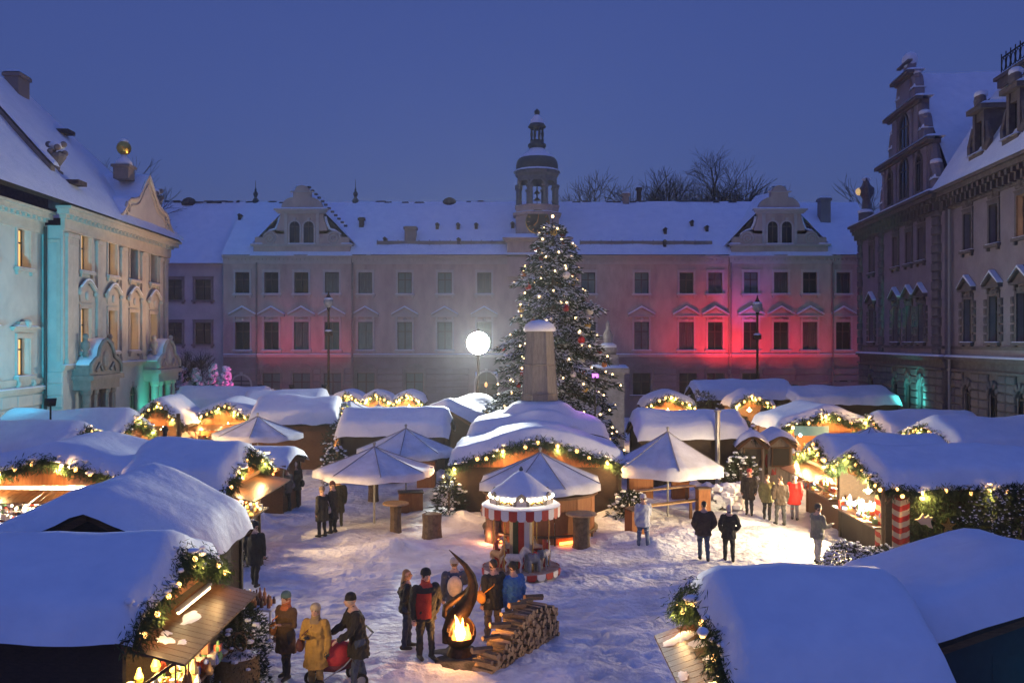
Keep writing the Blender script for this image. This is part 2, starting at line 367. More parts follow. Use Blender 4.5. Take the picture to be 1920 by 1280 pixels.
def arch_window(root, u, z0, w, h, y=0.0, tm='trim', gm='glass', name='window', recess=.0):
    """arched opening: a moulded arch surround, glass set back behind it"""
    zs = h - w / 2
    def sur():
        b = MB(); n = 10; o_ = .14
        pi = [(-w / 2, 0)] + [(-math.cos(math.pi * k / n) * w / 2, zs + math.sin(math.pi * k / n) * w / 2) for k in range(n + 1)] + [(w / 2, 0)]
        po = [(-w / 2 - o_, 0)] + [(-math.cos(math.pi * k / n) * (w / 2 + o_), zs + math.sin(math.pi * k / n) * (w / 2 + o_)) for k in range(n + 1)] + [(w / 2 + o_, 0)]
        for i in range(len(pi) - 1):
            a, c = pi[i], pi[i + 1]; d, e = po[i], po[i + 1]
            b.add([(a[0], -.10, a[1]), (c[0], -.10, c[1]), (e[0], -.10, e[1]), (d[0], -.10, d[1]), (a[0], .02, a[1]), (c[0], .02, c[1]), (e[0], .02, e[1]), (d[0], .02, d[1])],
                  [(0, 3, 2, 1), (0, 1, 5, 4), (2, 3, 7, 6)])
        b.box(-w / 2 - .2, w / 2 + .2, -.16, .02, -.12, -.003)
        b.prism([(-.09, h - .02), (.09, h - .02), (.13, h + .3), (-.13, h + .3)], -.15, .0)
        return b.mesh(tm)
    o = obj(name, cached(('as', w, h, tm), sur), root, (u, y, z0))
    def gl(): b = MB(); b.prism(arch_poly(w, 0, zs), -.012, .02); return b.mesh(gm)
    obj('pane', cached(('ag', w, h, gm), gl), o)
    def mu(): b = MB(); b.box(-.04, .04, -.05, -.014, 0, h - .03); b.box(-w / 2 + .02, w / 2 - .02, -.047, -.014, zs - .04, zs + .04); return b.mesh('frame')
    obj('casement', cached(('am', w, h), mu), o)
    return o
def cornice(mb, x0, x1, z, steps, y=0.0, ends=True):
    """stack of ledges: steps = (height, projection) from the bottom up"""
    for k, (hh, pr) in enumerate(steps):
        e = pr if ends else 0
        mb.box(x0 - e, x1 + e, y - pr, y + .05, z + .001 * k, z + hh); z += hh
    return z
def roofsnow(mb, x0, x1, y0, z0, y1, z1, amp=.06, nx=40, ny=14, hipl=0.0, hipr=0.0, t=.15, seed=1):
    """snow blanket on a roof slope rising from (y0,z0) to (y1,z1); hips shorten the top edge"""
    vs = []; fs = []
    for i in range(nx + 1):
        for j in range(ny + 1):
            q = j / ny; a = x0 + hipl * q; c = x1 - hipr * q; x = a + (c - a) * i / nx
            e = min(q * ny / 1.2, 1) ** .5
            n = float(N2(x, q * 9, .8, seed)) * amp
            vs.append((x, y0 + (y1 - y0) * q - .1 * (1 - e), z0 + (z1 - z0) * q + t * e + n * e))
    m = ny + 1
    for i in range(nx):
        for j in range(ny): fs.append((i * m + j, (i + 1) * m + j, (i + 1) * m + j + 1, i * m + j + 1))
    return mb.add(vs, fs)
def chimney(root, x, y, z, w, h, m='plaster_base', d=None):
    d = d or w
    b = MB(); b.box(-w / 2, w / 2, -d / 2, d / 2, -1.2, h); b.box(-w / 2 - .1, w / 2 + .1, -d / 2 - .1, d / 2 + .1, h - .25, h - .05); o = b.build('chimney', m, root, loc=(x, y, z))
    b = MB(); snowstrip(b, -w / 2 - .08, w / 2 + .08, -d / 2 - .08, d / 2 + .08, h, .12); b.build('chimney_snow', 'snow', o, True)
    return o

# ================================================================== BACK PALACE (plane Y = 78)
D = 78.0; S = F / D
BX = lambda px: (px - 960) / S
BZ = lambda py: CH - (py - 640) / S
back = thing('palace', 'long three storey palace with clock turret and two scrolled gables closing the square', 'palace', (0, D, 0))
top_px = [457, 511, 567, 624, 685, 759, 834, 908, 1103, 1203, 1287, 1341, 1406, 1462, 1516, 1581]
ops = []; wins = []
for k, px in enumerate(top_px):
    u = BX(px); wins.append((u, BZ(551), 1.2, 1.84, 't', k)); wins.append((u, BZ(656), 1.26, 2.4, 'f', k))
gpx = [511, 567, 625, 686, 777, 1203, 1290, 1342, 1406]
for px in gpx: wins.append((BX(px), 1.9, 1.5, 1.9, 'g', 0))
eav = BZ(493)
def yo(u): return -.35 if (BX(421) < u < BX(660) or BX(1366) < u < BX(1556)) else 0.0
secs = [(BX(421), BX(660), -.35), (BX(660), BX(1366), 0), (BX(1366), BX(1556), -.35), (BX(1556), BX(1640), 0)]
gate_u = BX(912)
b1 = MB(); b2 = MB(); bt = MB(); sn = MB()
for (a, c, y) in secs:
    oo = [(w[0] - w[2] / 2, w[0] + w[2] / 2, w[1], w[1] + w[3]) for w in wins if a < w[0] < c]
    wall(b1, a, c, BZ(668), eav, [o for o in oo if o[2] > 5], y=y)
    o2 = [o for o in oo if o[2] < 5]
    if a < gate_u < c: o2.append((gate_u - .95, gate_u + .95, -.2, 3.9))
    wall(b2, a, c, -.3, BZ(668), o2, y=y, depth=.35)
    if y < 0:
        for q in (a, c): b1.box(q - .001, q + .001, y, .02, BZ(668), eav); b2.box(q - .0012, q + .0012, y, .02, -.3, BZ(668))
    cornice(bt, a, c, BZ(669), [(.10, .08), (.12, .16)], y, False); snowstrip(sn, a, c, y - .18, y + .04, BZ(669) + .22, .08)
    cornice(bt, a, c, BZ(656) - .55, [(.12, .07)], y, False)
    cornice(bt, a, c, eav - .1, [(.16, .08), (.3, .12), (.14, .3), (.12, .5)], y, False)
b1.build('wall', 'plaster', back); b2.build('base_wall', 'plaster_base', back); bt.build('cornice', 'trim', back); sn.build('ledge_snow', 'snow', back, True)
# the recessed pale wing on the left
a, c = BX(250), BX(421); ez = BZ(505)
lw = [(BX(323), BZ(562), 1.5, 1.75), (BX(379), BZ(562), 1.35, 1.75), (BX(323), BZ(645), 1.5, 1.85), (BX(379), BZ(645), 1.35, 1.85)]
bb = MB(); wall(bb, a, c, -.3, ez, [(w[0] - w[2] / 2, w[0] + w[2] / 2, w[1], w[1] + w[3]) for w in lw], y=.25); bb.build('pale_wall', 'plaster_pale', back)
bb = MB(); cornice(bb, a, c - .01, ez - .05, [(.2, .06), (.25, .12), (.12, .3)], .25, False); cornice(bb, a, c - .01, BZ(590), [(.12, .05)], .25, False); cornice(bb, a, c - .01, BZ(678), [(.15, .1)], .25, False); bb.build('pale_cornice', 'plaster_pale', back)
for w in lw: window(back, w[0], w[1], w[2], w[3], ('trim_dark', 'frame', 'glass'), y=.25, snow=False, aw=.2)
for (u, z, w, h, kd, k) in wins:
    if kd == 'g':
        o = window(back, u, z, w, h, ('trim_dark', 'frame', 'glass_teal' if u < 0 else 'glass'), y=yo(u), sill=True, tr=.6, aw=.2)
        b = MB(); b.prism([(math.cos(math.pi * i / 10) * (w / 2 + .15), h + .23 + math.sin(math.pi * i / 10) * .6) for i in range(11)], -.06, -.002); b.build('lunette', 'trim_dark', o)
    else:
        gm = ('glass_teal', 'glass_curtain', 'glass_teal')[k % 3] if (4 <= k <= 9 or (k in (12, 13) and kd == 't')) else ('glass', 'glass', 'glass_curtain', 'glass')[(k * 5 + (kd == 't') * 3) % 4]
        window(back, u, z, w, h, ('trim', 'frame', gm), 'tri' if kd == 'f' else None, y=yo(u))
# pieces of the rusticated base: one course block between neighbouring openings
gx = sorted([BX(421)] + [q for px in gpx for q in (BX(px) - .98, BX(px) + .98)] + [gate_u - 1.5, gate_u + 1.5, BX(1612)])
cnt = 0
for i in range(0, len(gx) - 1, 2):
    a, c = gx[i], gx[i + 1]
    if c - a < .6: continue
    n = max(1, round((c - a) / 3.2)); w = (c - a) / n
    for k in range(n):
        for r in range(4):
            q = a + k * w; y = yo(q + w / 2)
            if any(q < e < q + w for e in (BX(421), BX(660), BX(1366), BX(1556))): y = -.35
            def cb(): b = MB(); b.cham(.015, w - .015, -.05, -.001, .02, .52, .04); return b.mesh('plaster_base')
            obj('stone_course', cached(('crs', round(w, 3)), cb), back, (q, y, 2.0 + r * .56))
# quoin strips, drain pipes
for px in (481, 660, 1366, 1556):
    b = MB(); b.tube([(BX(px) + .12, -.45, .2), (BX(px) + .12, -.45, eav)], .075, 8); b.build('drain_pipe', 'trim_dark', back)
# dentils
b = MB()
x = BX(421)
while x < BX(1612):
    if not BX(945) < x < BX(1085): b.box(x, x + .16, yo(x) - .28, yo(x) - .12, eav + .2, eav + .36)
    x += .36
b.build('dentil_row', 'trim', back)['kind'] = 'stuff'
# main roof
ridge = 19.3; zE = eav + .66
rf = MB(); rf.add([(BX(421), -.5, zE), (BX(1660), -.5, zE), (BX(1660), 6.5, ridge), (BX(421), 6.5, ridge), (BX(421), 13, zE), (BX(1660), 13, zE)], [(0, 1, 2, 3), (3, 2, 5, 4), (0, 3, 4), (1, 5, 2)])
rf.add([(BX(230), -.2, ez + .5), (BX(421), -.2, ez + .5), (BX(421), 6.5, ridge), (BX(230), 6.5, ridge), (BX(230), 13, ez + .5), (BX(421), 13, ez + .5)], [(0, 1, 2, 3), (3, 2, 5, 4)])
roof = rf.build('roof', 'tile', back)
sn = MB(); roofsnow(sn, BX(420), BX(1660), -.62, zE, 6.45, ridge, .07, 120, 16); roofsnow(sn, BX(230), BX(421), -.35, ez + .5, 6.45, ridge, .06, 30, 16, t=.12)
sn.build('roof_snow', 'snow', roof, True)
for (x0, x1) in ((705, 948), (1088, 1338)):
    b = MB(); a, c = BX(x0), BX(x1); q = .16
    b.box(a, c, -.5 + 7 * q - .1, -.5 + 7 * q, zE + (ridge - zE) * q + .1, zE + (ridge - zE) * q + .42)
    for k in range(int((c - a) / .9)): b.box(a + k * .9, a + k * .9 + .06, -.5 + 7 * q - .16, -.5 + 7 * q - .1, zE + (ridge - zE) * q - .05, zE + (ridge - zE) * q + .5)
    b.build('snow_guard', 'trim_dark', roof)
def roofpt(px, py):      # point on the front slope seen at a pixel
    q = .5
    for _ in range(20):
        y = -.6 + 7.05 * q; z = zE + .1 + (ridge - zE) * q; pyq = 640 - (z - CH) * F / (D + y); q += (pyq - py) / 110.0
    return ((px - 960) / F * (D + y), y, z)
for px, py, w, h in ((770, 447, .95, 1.0), (678, 424, .4, .75), (1545, 412, .9, 1.9), (1198, 362, .4, .5), (1173, 381, .55, .9)):
    p = roofpt(px, py); chimney(roof, p[0], p[1], p[2], w, h, 'plaster_base' if w > .5 else 'tile')
for px, py in ((820, 428), (859, 428), (893, 428), (860, 456), (450, 411), (722, 455), (1247, 437), (1325, 433), (1246, 460), (1297, 423), (961, 426)):
    p = roofpt(px, py); b = MB(); b.box(-.13, .13, -.2, .4, -.3, .35); b.prism([(-.2, .34), (.2, .34), (0, .5)], -.28, .4); b.build('roof_vent', 'tile', roof, loc=p)
for px, hh in ((480, 1.5), (667, 1.6)):
    b = MB(); b.lathe([(.35, -.4), (.3, .1), (.1, .35), (.22, .6), (.22, .75), (.06, .95), (.12, 1.05), (.03, 1.2), (.02, hh + .4)], 10); b.build('roof_finial', 'copper', roof, loc=(BX(px) * 1.085, 6.5, ridge + .2))
for px in (355, 843):
    b = MB(); b.lathe([(.75, -.3), (.72, 0), (.5, .35), (.2, .5), (.0, .55)], 14, cap=False); b.build('roof_dome', 'tile', roof, loc=(BX(px) * 1.085, 6.6, ridge + .05))
# patches of bare tiles along the ridge
b = MB()
for k in range(46):
    px = rnd.choice([rnd.uniform(310, 545), rnd.uniform(700, 945), rnd.uniform(1080, 1400)]); x = BX(px) * 1.083; q = rnd.uniform(.955, .99)
    y = -.6 + 7.05 * q; z = zE + .2 + (ridge - zE) * q; w = rnd.uniform(.15, .6)
    b.add([(x - w, y, z), (x + w, y + .03, z + .02), (x + w * .7, y + .12, z + .16), (x - w * .8, y + .1, z + .14)], [(0, 1, 2, 3)])
b.build('bare_tiles', 'tile', roof)['kind'] = 'stuff'
# gables
def gable(cx):
    z0 = zE - .1
    half = [(4.12, 0), (4.12, .9), (4.0, .92), (4.0, 1.55), (3.9, 1.62), (3.35, 1.62)]
    for k in range(7):
        a = math.pi * (.05 + .75 * k / 6); half.append((2.70 + .66 * math.cos(a) * 1.0, 1.50 + .66 * math.sin(a)))
    half += [(2.15, 2.35), (2.0, 2.75), (1.85, 3.25), (1.8, 4.02), (1.78, 4.02)]
    for k in range(6):
        a = math.pi / 2 * k / 5; half.append((.76 + 1.0 * math.cos(a), 4.05 + .95 * math.sin(a)))
    half += [(.74, 5.0), (.74, 5.5)]
    for k in range(6):
        a = math.pi / 2 * k / 5; half.append((.62 * math.cos(a), 5.52 + .5 * math.sin(a)))
    pts = [(x, z) for x, z in half] + [(-x, z) for x, z in half[::-1]]
    b = MB(); v = [(x, -.42, z) for x, z in pts] + [(x, .2, z) for x, z in pts]; n = len(pts)
    # front fan by strips (outline is symmetric): quads between the mirrored halves
    m = len(half); f = []
    for i in range(m - 1):
        f.append((n - 1 - i, i, i + 1, n - 2 - i)); f.append((2 * n - 1 - i, 2 * n - 2 - i, n + i + 1, n + i)); f.append((i, n + i, n + i + 1, i + 1)); f.append((n - 1 - i, n - 2 - i, 2 * n - 2 - i, 2 * n - 1 - i))
    b.add(v, f); o = b.build('gable', 'plaster', back, loc=(cx, 0, z0))
    b = MB()
    cornice(b, -4.15, 4.15, .82, [(.1, .1), (.1, .2)], -.42); cornice(b, -1.95, 1.95, 3.6, [(.12, .1), (.14, .22), (.14, .36)], -.42); cornice(b, -.85, .85, 5.42, [(.1, .12)], -.42)
    for s in (-1, 1):
        pts = []
        for k in range(24):
            a = k / 23 * 4.2 * math.pi; r = .60 * (1 - k / 27); pts.append((s * (2.70 + r * math.cos(a)), -.46, 1.5 + r * math.sin(a)))
        b.tube(pts, .055, 5)
        b.box(s * 1.35 - .13, s * 1.35 + .13, -.5, -.418, 1.02, 3.6)
    b.build('gable_moulding', 'trim', o)
    b = MB()
    snowstrip(b, -4.3, -3.3, -.6, .2, 1.02, .12); snowstrip(b, 3.3, 4.3, -.6, .2, 1.02, .12); snowstrip(b, -2.2, 2.2, -.78, .1, 4.0, .14); snowstrip(b, -1.2, 1.2, -.55, -.41, 1.02, .08)
    snowstrip(b, -.6, .6, -.42, .25, 5.95, .1); snowstrip(b, -4.4, -.5, -.9, -.42, -.02, .12); snowstrip(b, .5, 4.4, -.9, -.42, -.02, .12)
    for s in (-1, 1): b.tube([(s * 3.25, -.1, 1.85), (s * 2.75, -.1, 2.2), (s * 2.3, -.1, 2.35), (s * 2.05, -.1, 2.9), (s * 1.95, -.1, 3.4)], .12, 6)
    b.build('gable_snow', 'snow', o, True)
    for s in (-1, 1): arch_window(o, s * .6, 1.02, .86, 1.92, y=-.42)
    # cross roof behind
    b = MB(); b.add([(-5.4, .2, -.2), (5.4, .2, -.2), (0, .2, 5.5), (-5.4, 6, -.2), (5.4, 6, -.2), (0, 7.2, 6.1)], [(0, 1, 2), (0, 2, 5, 3), (1, 4, 5, 2)]); cr = b.build('cross_roof', 'tile', o)
    b = MB()
    for s in (-1, 1):
        vs = []; fs = []
        for i in range(13):
            for j in range(9):
                q = i / 12; r = j / 8; x = s * 5.5 * (1 - q); z = -.15 + 5.7 * q + .15 + .05 * float(N2(x * 2, r * 6, 1, 4)) + .6 * q * r; vs.append((x, .1 + (6.0 + 1.2 * q) * r, z))
        for i in range(12):
            for j in range(8): fs.append((i * 9 + j, i * 9 + j + 1, (i + 1) * 9 + j + 1, (i + 1) * 9 + j))
        b.add(vs, fs)
    b.build('cross_roof_snow', 'snow', cr, True)
    return o
gable(BX(568)); gable(BX(1459))
# bare ridge tiles on the left cross roof
b = MB(); gx0 = BX(568)
for k in range(12):
    q = k / 12; x = gx0 + .5 + 3.4 * q; z = zE + 5.75 - 3.4 * q * 1.06; b.box(x - .12, x + .14, .02, .3, z + .02, z + .17)
b.build('ridge_tiles', 'tile', roof)['kind'] = 'stuff'
# gate with lit arch
o = arch_window(back, gate_u, .0, 1.86, 3.9, y=-.02, tm='trim', gm='wood_dark', name='gate')
light('POINT', o, (0, -1.1, 2.7), (1, .45, .12), 60, .1)
b = MB(); b.lathe([(.05, 3.0), (.12, 3.1), (.12, 3.3), (.03, 3.42)], 8); b.bar((0, -.0, 3.38), (0, 1.0, 3.38), .04); b.T = None
b.build('gate_lamp', 'glow', o, loc=(0, -1.1, -.35))
# archway on the left
arch_window(back, BX(455), .6, 1.6, 3.0, y=-.36, tm='trim', gm='wood_dark', name='door')
arch_window(back, BX(1581), .6, 1.6, 2.6, y=-.02, tm='trim', gm='wood_dark', name='door')
# ---- clock turret
tc = BX(1007) ; ty = 1.6
tz = lambda py: CH - (py - 640) * (D + ty) / F
K = (D + ty) / F
b = MB(); b.box(-2.6, 2.6, -2.1, 2, eav - 1.2, tz(452)); cornice(b, -2.6, 2.6, tz(460), [(.15, .1), (.15, .25), (.12, .4)], -2.1); tw = b.build('turret', 'plaster', back, loc=(tc * 1.02, ty, 0))
b = MB(); snowstrip(b, -3.0, 3.0, -2.5, 2, tz(452) + .05, .5); b.build('turret_base_snow', 'snow', tw, True)
oc = R(22.5)
b = MB(); b.lathe([(41 * K * 1.06, tz(452)), (41 * K * 1.06, tz(407))], 8, a0=oc); b.lathe([(45 * K * 1.06, tz(407)), (46 * K * 1.06, tz(402))], 8, a0=oc); b.lathe([(40 * K * 1.06, tz(402)), (40 * K * 1.06, tz(392)), (42 * K * 1.06, tz(391)), (42 * K * 1.06, tz(388))], 8, a0=oc); b.build('turret_drum', 'plaster', tw)
b = MB()
for k in range(8):
    a = oc + k * math.pi / 4; r = 37 * K; b.lathe([(.32, tz(388)), (.26, tz(386)), (.24, tz(356)), (.34, tz(354)), (.34, tz(350))], 8, (r * math.cos(a), r * math.sin(a)))
    a2 = oc + (k + 1) * math.pi / 4
    # arch between columns
    p0 = Vector((r * math.cos(a), r * math.sin(a), tz(350))); p1 = Vector((r * math.cos(a2), r * math.sin(a2), tz(350)))
    b.tube([p0.lerp(p1, t) + Vector((0, 0, .55 * math.sin(math.pi * t) ** .7)) for t in [i / 8 for i in range(9)]], .13, 6)
b.build('turret_arcade', 'turret_stone', tw)
b = MB(); b.lathe([(36 * K, tz(343)), (39 * K, tz(343)), (39 * K, tz(333)), (44 * K, tz(328)), (44 * K, tz(324)), (30 * K, tz(322))], 8, a0=oc); b.lathe([(32 * K, tz(343) + .001), (36 * K, tz(344))], 8, a0=oc); b.build('turret_cornice', 'turret_stone', tw)
b = MB(); b.lathe([(36 * K, tz(323)), (39 * K, tz(318)), (39.5 * K, tz(310)), (37 * K, tz(301)), (30 * K, tz(295)), (17 * K, tz(286)), (13 * K, tz(279)), (17 * K, tz(276)), (17 * K, tz(271)), (12 * K, tz(269)), (13 * K, tz(264))], 16); b.build('turret_dome', 'copper', tw, True)
b = MB()
for k in range(8):
    a = oc + k * math.pi / 4; b.lathe([(.13, tz(265)), (.07, tz(260)), (.13, tz(252)), (.07, tz(246)), (.12, tz(240))], 6, (11 * K * math.cos(a), 11 * K * math.sin(a)))
b.lathe([(12 * K, tz(243)), (17 * K, tz(239)), (17 * K, tz(237)), (14 * K, tz(234)), (11 * K, tz(225)), (4 * K, tz(217)), (2 * K, tz(213)), (1 * K, tz(211))], 12)
b.ball((0, 0, tz(211)), .26, 8, 6); b.tube([(0, 0, tz(211)), (0, 0, tz(204))], .05, 5); b.build('turret_lantern', 'copper', tw, True)
b = MB(); b.lathe([(44.5 * K, tz(323.5)), (41 * K, tz(320)), (36 * K, tz(318.5))], 16, cap=False); b.lathe([(36 * K, tz(302.5)), (31 * K, tz(294)), (18 * K, tz(285)), (13 * K, tz(279))], 16, cap=False); b.lathe([(14.4 * K, tz(236)), (11.6 * K, tz(225)), (4.4 * K, tz(216))], 12, cap=False); b.lathe([(46.5 * K * 1.06, tz(402)), (42 * K, tz(399.5))], 8, a0=oc, cap=False); 
b.build('turret_snow', 'snow', tw, True)
yf = -41 * K * 1.06 * math.cos(oc)
b = MB(); b.prism([(1.0 * math.cos(2 * math.pi * i / 28), 1.0 * math.sin(2 * math.pi * i / 28)) for i in range(28)], -.06, .0); ck = b.build('clock_face', mat('clock', (.035, .03, .02), .5, (.055, .045, .03), 4), tw, loc=(0, yf, tz(421)))
b = MB(); pts = [(1.0 * math.cos(2 * math.pi * i / 28), -.06, 1.0 * math.sin(2 * math.pi * i / 28)) for i in range(29)]; b.tube(pts, .05, 5, False)
for k in range(12):
    a = math.pi / 6 * k; b.bar((.72 * math.sin(a), -.075, .72 * math.cos(a)), (.9 * math.sin(a), -.075, .9 * math.cos(a)), .06, .03, (0, 1, 0))
b.build('clock_ring', 'gold', ck)
b = MB(); b.bar((0, -.1, 0), (-.35, -.1, -.35), .07, .03, (0, 1, 0)); b.build('hour_hand', 'gold', ck); b = MB(); b.bar((0, -.13, 0), (.1, -.13, .8), .05, .03, (0, 1, 0)); b.build('minute_hand', 'gold', ck)
b = MB(); b.lathe([(.02, tz(345)), (.08, tz(360)), (.3, tz(363)), (.1, tz(358)), (.05, tz(372)), (.35, tz(376)), (.04, tz(370)), (.03, tz(389))], 10); b.build('bell', 'copper', tw)

# ================================================================== LEFT PALACE (teal lit, curved gable)
LR = math.atan2(15.5, -.61)
left = thing('palace', 'pale baroque palace wing washed in teal light with warm lit windows', 'palace', (-22.44, 45.5, 0), LR)
def Lx(px): return 20.67 / ((960 - px) / F - .039) - 45.5
LM = ('left_trim', 'frame', 'glow'); LMd = ('left_trim', 'frame', 'glass')
b1 = MB(); bt = MB(); sn = MB(); ops = []; ww = []
for i, px in enumerate((160, 210, 250, 287)):
    u = Lx(px); ww += [(u, 10.2, 1.25, 2.0, 'u', i), (u, 5.95, 1.25, 2.3, 'l', i)]
for px in (210, 250): ww.append((Lx(px), 1.6, 1.1, 2.2, 'g', 0))
for q in ww: ops.append((q[0] - q[2] / 2, q[0] + q[2] / 2, q[1], q[1] + q[3]))
wall(b1, 0, 15.5, -.3, 12.3, ops, depth=.5)
b1.add([(0, 0, -.3), (0, 1.02, -.3), (0, 1.02, 12.3), (0, 0, 12.3)], [(0, 3, 2, 1)]); b1.add([(15.5, 0, -.3), (15.5, 8, -.3), (15.5, 8, 12.3), (15.5, 0, 12.3)], [(0, 1, 2, 3)])
b1.build('wall', 'left_wall', left)
for (u, z, w, h, kd, i) in ww:
    if kd == 'g': arch_window(left, u, z, w - .1, h, y=.1, tm='left_trim')
    else: window(left, u, z, w, h, LM if (kd == 'l' or i < 2) else LMd, 'arc' if kd == 'l' else None, recess=.42, tr=.62, aw=.14)
# wing set back
b1 = MB(); wx = [-1.9, -5.4, -8.9, -12.4]; ops = []
for u in wx: ops += [(u - .6, u + .6, 10.0, 11.9), (u - .6, u + .6, 4.85, 6.65)]
wall(b1, -18, 0, -.3, 12.1, ops, depth=.5, y=1.02); b1.build('wing_wall', 'left_wall', left)
for u in wx:
    window(left, u, 10.0, 1.2, 1.9, LM, None, y=1.02, recess=.42, tr=.66); o = window(left, u, 4.85, 1.2, 1.8, LM, None, y=1.02, recess=.42, tr=.7)
    b = MB(); cornice(b, -1.0, 1.0, 2.15, [(.1, .12), (.1, .25)], 0); b.ball((0, -.2, 2.5), .22, 8, 6); b.prism([(-.9, 2.35), (.9, 2.35), (.6, 2.6), (-.6, 2.6)], -.2, -.01); b.build('window_shelf', 'left_trim', o)
    b = MB(); snowstrip(b, -1.05, 1.05, -.27, 0, 2.36, .08); b.build('shelf_snow', 'snow', o, True)
    for s in (-1, 1):
        b = MB(); b.tube([(s * .72, -.1, -.5), (s * .75, -.2, -.36), (s * .7, -.12, -.2)], .09, 6); b.build('sill_bracket', 'left_trim', o)
# stone blocks of the wing base
n = 0
for r in range(6):
    z = .25 + r * .62; off = .8 if r % 2 else 0
    x = -6.4 + off
    while x < -.9:
        w = 1.5 if x + 1.5 < -.05 else -.05 - x
        def blk(): b = MB(); b.cham(.012, w - .012, -.10, -.001, .012, .60, .05); return b.mesh('left_wall')
        obj('stone_block', cached(('lb', round(w, 2)), blk), left, (x, 1.02, z)); x += 1.5
cornice(bt, -18, -.003, 4.0, [(.12, .12), (.14, .26)], 1.02, False); cornice(bt, -18, -.003, 4.42, [(.28, .1)], 1.02, False); cornice(bt, -18, -.003, 11.85, [(.12, .1), (.45, .14), (.14, .3), (.25, .55), (.12, .7)], 1.02, False)
cornice(bt, 0, 15.5, 5.05, [(.14, .12), (.12, .22)], 0); cornice(bt, 0, 15.5, 12.05, [(.12, .12), (.5, .16), (.14, .3), (.25, .55), (.14, .7)], 0)
snowstrip(sn, -.1, 15.6, -.24, .02, 5.31, .06); snowstrip(sn, -18, -.1, .74, 1.03, 4.26, .08)
bt.build('cornice', 'left_trim', left); sn.build('ledge_snow', 'snow', left, True)
for k in range(16):
    def br(): b = MB(); b.box(-.11, .11, -.5, -.13, 0, .26); b.box(-.09, .09, -.42, -.13, -.14, -.002); return b.mesh('left_trim')
    obj('bracket', cached('lbr', br), left, (-.45 - k * .52, 1.02, 12.56))
for k in range(30): obj('bracket', cached('lbr', br), left, (.2 + k * .52, 0, 12.76))
for px in (127, 137, 183, 228, 266, 299, 309):
    u = Lx(px); b = MB(); b.box(-.3, .3, -.14, -.001, 5.32, 11.75); b.box(-.37, .37, -.2, -.001, 11.752, 11.95); b.box(-.33, .33, -.17, -.001, 11.4, 11.5); b.box(-.36, .36, -.2, -.001, 5.315, 5.6); b.build('pilaster', 'left_trim', left, loc=(u, 0, 0))
b = MB(); b.tube([(-.15, .8, .3), (-.15, .8, 12.2)], .08, 8); b.build('drain_pipe', 'frame', left)
for u in (0.0, 15.5):
    b = MB(); b.box(-.02, .02, 0, .9, 5.4, 11.7) if u == 0 else None
# panel on the return face
b = MB(); b.box(-.05, -.001, .12, .3, 5.5, 11.6); b.box(-.05, -.001, .82, .95, 5.5, 11.6); b.box(-.049, -.001, .3, .82, 11.42, 11.6); b.build('return_panel', 'left_trim', left)
for r in range(8):
    b = MB(); b.cham(.0, .98, -.05, -.001, .012, .58, .04); b.build('stone_block', 'left_wall', left, loc=(-.0, 1.0, .2 + r * .6), rz=R(-90))
# roof: hipped, firewall, chimney
ez = 13.22; k = 1.13; t = 6.4
rf = MB(); rf.add([(-18, -.1, ez), (16.0, -.7, ez), (16 - t - .7, t, ez + k * (t + .7)), (-18, t, ez + k * (t + .7)), (16.0, 18, ez)], [(0, 1, 2, 3), (1, 4, 2)]); roofL = rf.build('roof', 'tile', left)
sn = MB(); roofsnow(sn, -18, 16.2, -.85, ez, t, ez + k * (t + .8), .06, 60, 20, 0, t + 1.0, t=.2)
vs = []; fs = []
for i in range(13):
    for j in range(13):
        q = i / 12; r = j / 12; y0 = -.85 + (t + .85) * q; y1 = 18 - (18 - t) * q; vs.append((16.2 - (t + 1.0) * q, y0 + (y1 - y0) * r, ez + .2 + k * (t + .8) * q))
for i in range(12):
    for j in range(12): fs.append((i * 13 + j, i * 13 + j + 1, (i + 1) * 13 + j + 1, (i + 1) * 13 + j))
sn.add(vs, fs); sn.build('roof_snow', 'snow', roofL, True)
b = MB(); b.add([(0, .6, 14.2), (0, .6, 15.3), (0, 9, 14.2 + 8.4 * k), (0, 9, 15.3 + 8.4 * k), (.45, .6, 14.2), (.45, .6, 15.3), (.45, 9, 14.2 + 8.4 * k), (.45, 9, 15.3 + 8.4 * k)], [(0, 2, 3, 1), (4, 5, 7, 6), (1, 3, 7, 5), (0, 1, 5, 4)]); fw = b.build('firewall', 'trim_dark', roofL)
b = MB(); b.add([(-.1, .4, 15.3), (-.1, 9, 15.35 + 8.4 * k), (.55, 9, 15.35 + 8.4 * k), (.55, .4, 15.3), (0, .45, 15.48), (0, 9, 15.6 + 8.4 * k), (.45, 9, 15.6 + 8.4 * k), (.45, .45, 15.48)], [(4, 5, 6, 7), (0, 1, 5, 4), (3, 7, 6, 2), (0, 4, 7, 3)]); b.build('firewall_snow', 'snow', fw)
p = atd(32, 205, 53); pl = Matrix.Rotation(-LR, 4, 'Z') @ (p - Vector((-22.44, 45.5, 0))); chimney(roofL, pl.x, pl.y, pl.z + .3, 1.3, 1.7, 'plaster_base', .8)
# dark vents
for (x, y) in ((1.6, .2), (9.0, 4.0)):
    b = MB(); b.prism([(-.5, 0), (.5, 0), (.5, .22), (-.5, .22)], -.5, .4); b.build('roof_vent', 'tile', roofL, loc=(x, y, ez + k * (y + .8) + .22))
